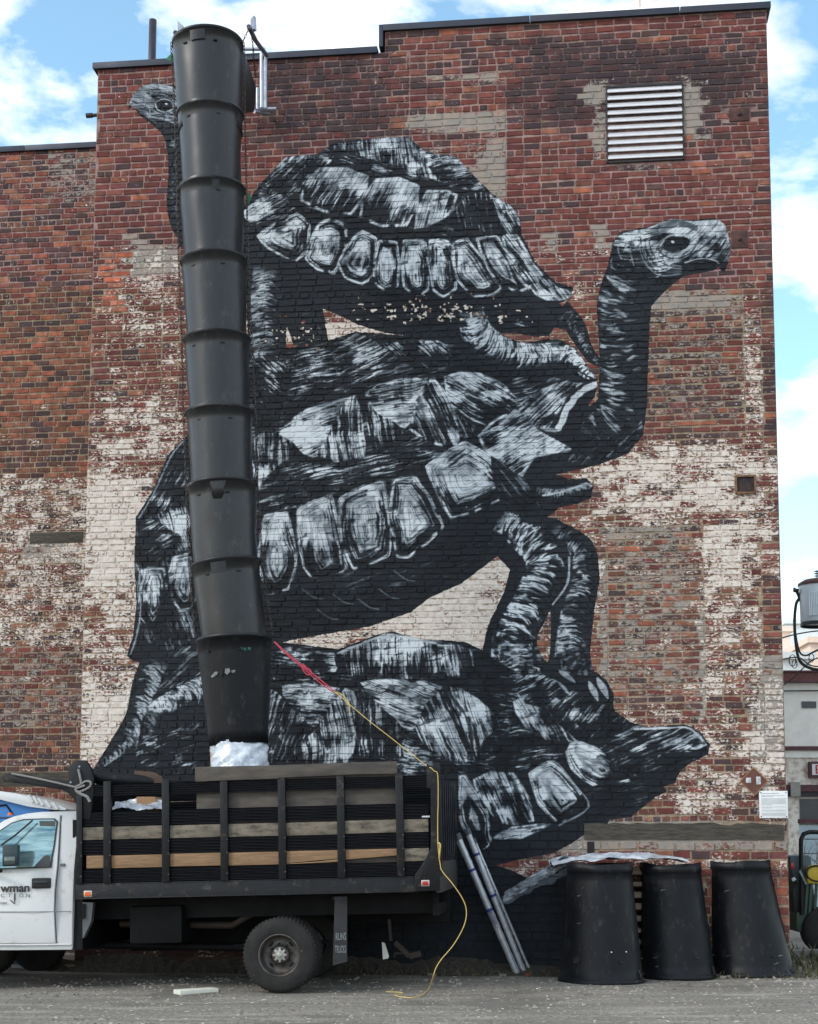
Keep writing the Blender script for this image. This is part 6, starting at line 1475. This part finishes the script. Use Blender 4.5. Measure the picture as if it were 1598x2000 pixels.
# distant blocks
def block(name, Y, x0, x1, y0, lab, m, win, cols, rows, wcol, inset=.1):
    a = atY(x0, y0, Y); b = atY(x1, y0, Y); t = thing(name, lab, 'building', (a.x, Y, 0)); w = b.x - a.x; h = a.z
    MB().box(0, w, 0, 15, 0, h).build('facade', m, t)
    mw = mat(*win)
    for i in range(cols):
        for j in range(rows):
            cw = w / cols; rh = (h - 8) / rows; x = i * cw + cw * .18; z = 6 + j * rh + rh * .2
            MB().box(x, x + cw * wcol, -.12, .05, z, z + rh * .62).build('window', mw, t)
    MB().box(-.3, w + .3, -.4, 15, h, h + .5).build('parapet', m, t)
block('office_tower', 150, 1536, 1760, 1219, 'pale glass office tower rising far beyond the shop roof', mat('tower_pale', (226,232,232), .6, var=.05, bump=0), ('tower_glass', (186,204,208), .15, .3), 12, 7, .64)
block('brick_block', 120, 1582, 1740, 1256, 'pinkish distant apartment block in front of the office tower', mat('peach_brick', (232,208,190), .8, var=.08), ('peach_windows', (132,140,146), .3), 7, 4, .4)
block('apartment_block', 135, 1500, 1544, 1234, 'narrow cream distant building close beside the brick corner', mat('cream_block', (228,214,200), .8, var=.08), ('cream_windows', (140,148,156), .3), 4, 5, .5)
block('pale_block', 100, 1528, 1583, 1288, 'small white distant building behind the shop parapet', mat('white_block', (206,208,206), .8, var=.08), ('white_windows', (110,124,134), .3), 4, 3, .5)
# transformer on its pole, cables
YT = 27.0
m_tr = mat('transformer_grey', (218,228,234), .45, .0, var=.08, scale=4, bump=.03); ph_ = atY(1625, 1650, YT)
pole = thing('utility_pole', 'wooden utility pole with hanging cables just right of the building', 'pole', (ph_.x + .25, YT, 0))
MB().lathe([(.17, 0), (.15, 5), (.13, 10), (0, 10)], 18).build('shaft', mat('pole_wood', (92,78,64), .9, var=.4, scale=5, stretch=(3, 3, .4)), pole)
tp = atY(1597, 1180, YT); trf = thing('transformer', 'grey cylindrical transformer can with rusty lid against the white sky', 'transformer', tp); rT = 36 * YT / F; hT = 76 * YT / F
MB().lathe([(0, -hT / 2 - .02), (rT * .9, -hT / 2), (rT * .95, -hT / 2 + .03), (rT, hT / 2 - .02), (rT, hT / 2)], 40).build('tank', m_tr, trf)
MB().lathe([(rT * 1.03, hT / 2 - .02), (rT * 1.04, hT / 2 + .03), (rT * .7, hT / 2 + .10), (0, hT / 2 + .12)], 40).build('lid', mat('rusty_lid', (96,62,54), .7, var=.4, scale=9), trf)
MB().lathe([(rT * .95, -hT / 2 - .06), (rT * .96, -hT / 2 + .0), (0, -hT / 2)], 40).build('base_skirt', m_lf, trf)
bs = MB()
for k in range(4): bs.lathe([(.03, 0), (.075, .015), (.03, .03)], 14, (.0, -.05, hT / 2 + .11 + k * .045))
bs.build('bushing', mat('porcelain', (150,150,150), .3), trf)
fn = MB()
for k in range(9): a = -2.25 + k * .09; fn.bar((rT * 1.02 * math.cos(a), rT * 1.02 * math.sin(a), -hT * .36), (rT * 1.02 * math.cos(a), rT * 1.02 * math.sin(a), hT * .25), .022, .03)
fn.build('cooling_fin', m_tr, trf)
MB().tube([(-rT - .02, -.05, hT * .36), (-rT - .12, -.05, hT * .36)], .03, 8).tube([(-rT - .10, -.05, hT * .30), (-rT - .10, -.05, hT * .42)], .025, 8).build('side_terminal', m_lf, trf)
MB().tube([(rT * .4, .2, 0), (rT + .3, .25, 0)], .05, 8).build('mounting_bracket', m_lf, trf)
m_cab = mat('black_cable', (26,30,30), .6, bump=0)
cb = thing('overhead_cables', 'black cables drooping from the transformer past the brick corner', 'cable', atY(1555, 1170, YT)); cl_ = cb.location.copy()
def cab_(pts, r): rope('cable', [atY(x, y, YT + k_) - cl_ for x, y, k_ in pts], r, m_cab, None, parent=cb)
cab_([(1556,1155,0),(1561,1168,0),(1555,1180,0),(1552,1215,0),(1555,1260,0),(1562,1290,0),(1578,1303,.1),(1600,1308,.2),(1640,1305,.3)], .030)
cab_([(1552,1220,0),(1556,1250,0),(1563,1275,0),(1575,1280,.1),(1592,1272,.2),(1640,1250,.3)], .018)
cab_([(1525,1247,1),(1545,1241,1),(1575,1235,.7),(1600,1232,.5),(1640,1228,.3)], .013)
cab_([(1526,1288,1),(1560,1284,1),(1580,1298,.8),(1600,1302,.6),(1640,1300,.5)], .013)
cab_([(1528,1340,1),(1548,1325,1),(1572,1302,.7),(1590,1288,.5),(1640,1270,.4)], .012)
for cx, cy, r in ((1548,1290,8),(1585,1285,6),(1552,1297,6)):
    cab_([(cx + r * math.cos(t * .6) * (.7 + .1 * (t % 3)), cy + r * 1.4 * math.sin(t * .6), .4) for t in range(22)], .006)
# compact tractor parked by the corner
YM = 20.5; m_gn = mat('tractor_green', (38,66,48), .5, var=.25, scale=6, bump=.05, dirt=((70,70,62), 8, .62)); m_gy = mat('grey_plastic_hood', (62,74,82), .5, var=.2); m_ye = mat('yellow_seat', (204,172,44), .5, var=.12)
tc_ = thing('compact_tractor', 'green compact tractor with yellow seat and black roll bar beside the corner', 'tractor', (atY(1600, 1700, YM).x, YM, 0)); tl_ = tc_.location.copy()
def mp_(px, py): p = atY(px, py, YM) - tl_; return (p.x, p.z)
def mprism(pts, y0, y1, name, m, bev=.01): return MB().prism([mp_(*p) for p in pts], y0, y1).build(name, m, tc_, bev)
mprism([(1556,1782),(1556,1815),(1562,1821),(1680,1823),(1690,1782)], 0, .9, 'lower_body', m_gn)
mprism([(1552,1740),(1562,1722),(1590,1722),(1600,1782),(1556,1782)], .1, .8, 'mid_frame', mat('dark_green', (30,44,38), .6, var=.4))
mprism([(1546,1672),(1582,1670),(1588,1674),(1590,1700),(1594,1712),(1560,1726),(1548,1700)], .1, .8, 'hood', m_gy, .02)
mprism([(1577,1696),(1583,1690),(1612,1689),(1616,1716),(1600,1728),(1576,1727)], -.02, .4, 'seat', m_ye, .03)
mprism([(1546,1686),(1552,1684),(1554,1696),(1547,1698)], .05, .09, 'tail_lamp', MATS['red_lens'])
a, b = mp_(1560, 1700), mp_(1570, 1727); MB().bar((a[0], -.03, a[1]), (b[0] + .02, -.03, b[1]), .07, .03).build('armrest', mat('grey_metal', (120,130,132), .5, .4), tc_)
RB = [(1566,1786),(1565,1720),(1564,1660),(1564,1640),(1569,1629),(1580,1625),(1610,1625),(1650,1626)]
MB().tube([(mp_(*p)[0], -.02, mp_(*p)[1]) for p in RB], .032, 12).build('roll_bar', m_blk, tc_)
for x in (1576, 1584, 1594): a, b = mp_(x, 1725), mp_(x - 4, 1784); MB().bar((a[0], -.03, a[1]), (b[0], -.03, b[1]), .035, .03).build('strut', m_gn, tc_)
pc = mp_(1594, 1706); MB().tube([(pc[0] + .16 * math.cos(t * .4), -.08 + .05 * math.sin(t * .4), pc[1] + .11 * math.sin(t * .4)) for t in range(16)], .014, 6, False, True).build('steering_wheel', m_blk, tc_)
for x, r in ((1612, .33), (1680, .45)): q = mp_(x, 1838); MB().lathe([(0, 0), (r * .6, .0), (r * .95, .02), (r, .06), (r, .24), (0, .26)], 36, (q[0], -.12, r), 'y').build('wheel', m_ty, tc_)
mprism([(1547,1716),(1552,1713),(1556,1718),(1549,1722)], .0, .05, 'white_tag', MATS['white_sticker'], .003)
# leafless shrub in front of the shop
rs_ = random.Random(21); bsx = thing('bare_shrub', 'thin leafless shrub in front of the pale blue shutters', 'shrub', (atY(1600, 1790, 24).x, 24, 0)); mb = MB(); b0 = Vector((0, 0, 0))
def twig(p, d, L, r, k):
    q = p + d * L; mb.tube([p, (p + q) / 2 + Vector((rs_.uniform(-.03, .03), 0, 0)), q], [r, r * .8, r * .6], 5, False)
    if k: 
        for _ in range(3): twig(p.lerp(q, rs_.uniform(.4, 1)), (d + Vector((rs_.uniform(-.7, .7), rs_.uniform(-.5, .5), rs_.uniform(-.1, .4)))).normalized(), L * .62, r * .6, k - 1)
for k in range(6): twig(b0, Vector((rs_.uniform(-.5, .5), rs_.uniform(-.3, .3), 1)).normalized(), .9, .012, 3)
mb.build('twigs', mat('twig_brown', (92,76,62), .9, bump=0), bsx)
# low retaining kerb and rubble ground beyond the corner
mb = MB(); 
for k in range(14): x = 4.6 + k * .52; 
o = tag(MB().box(4.5, 16, 19.2, 19.5, 0, .14).build('kerb', mat('kerb_stone', (112,110,104), .9, var=.3, scale=4), None, .01), kind='structure')
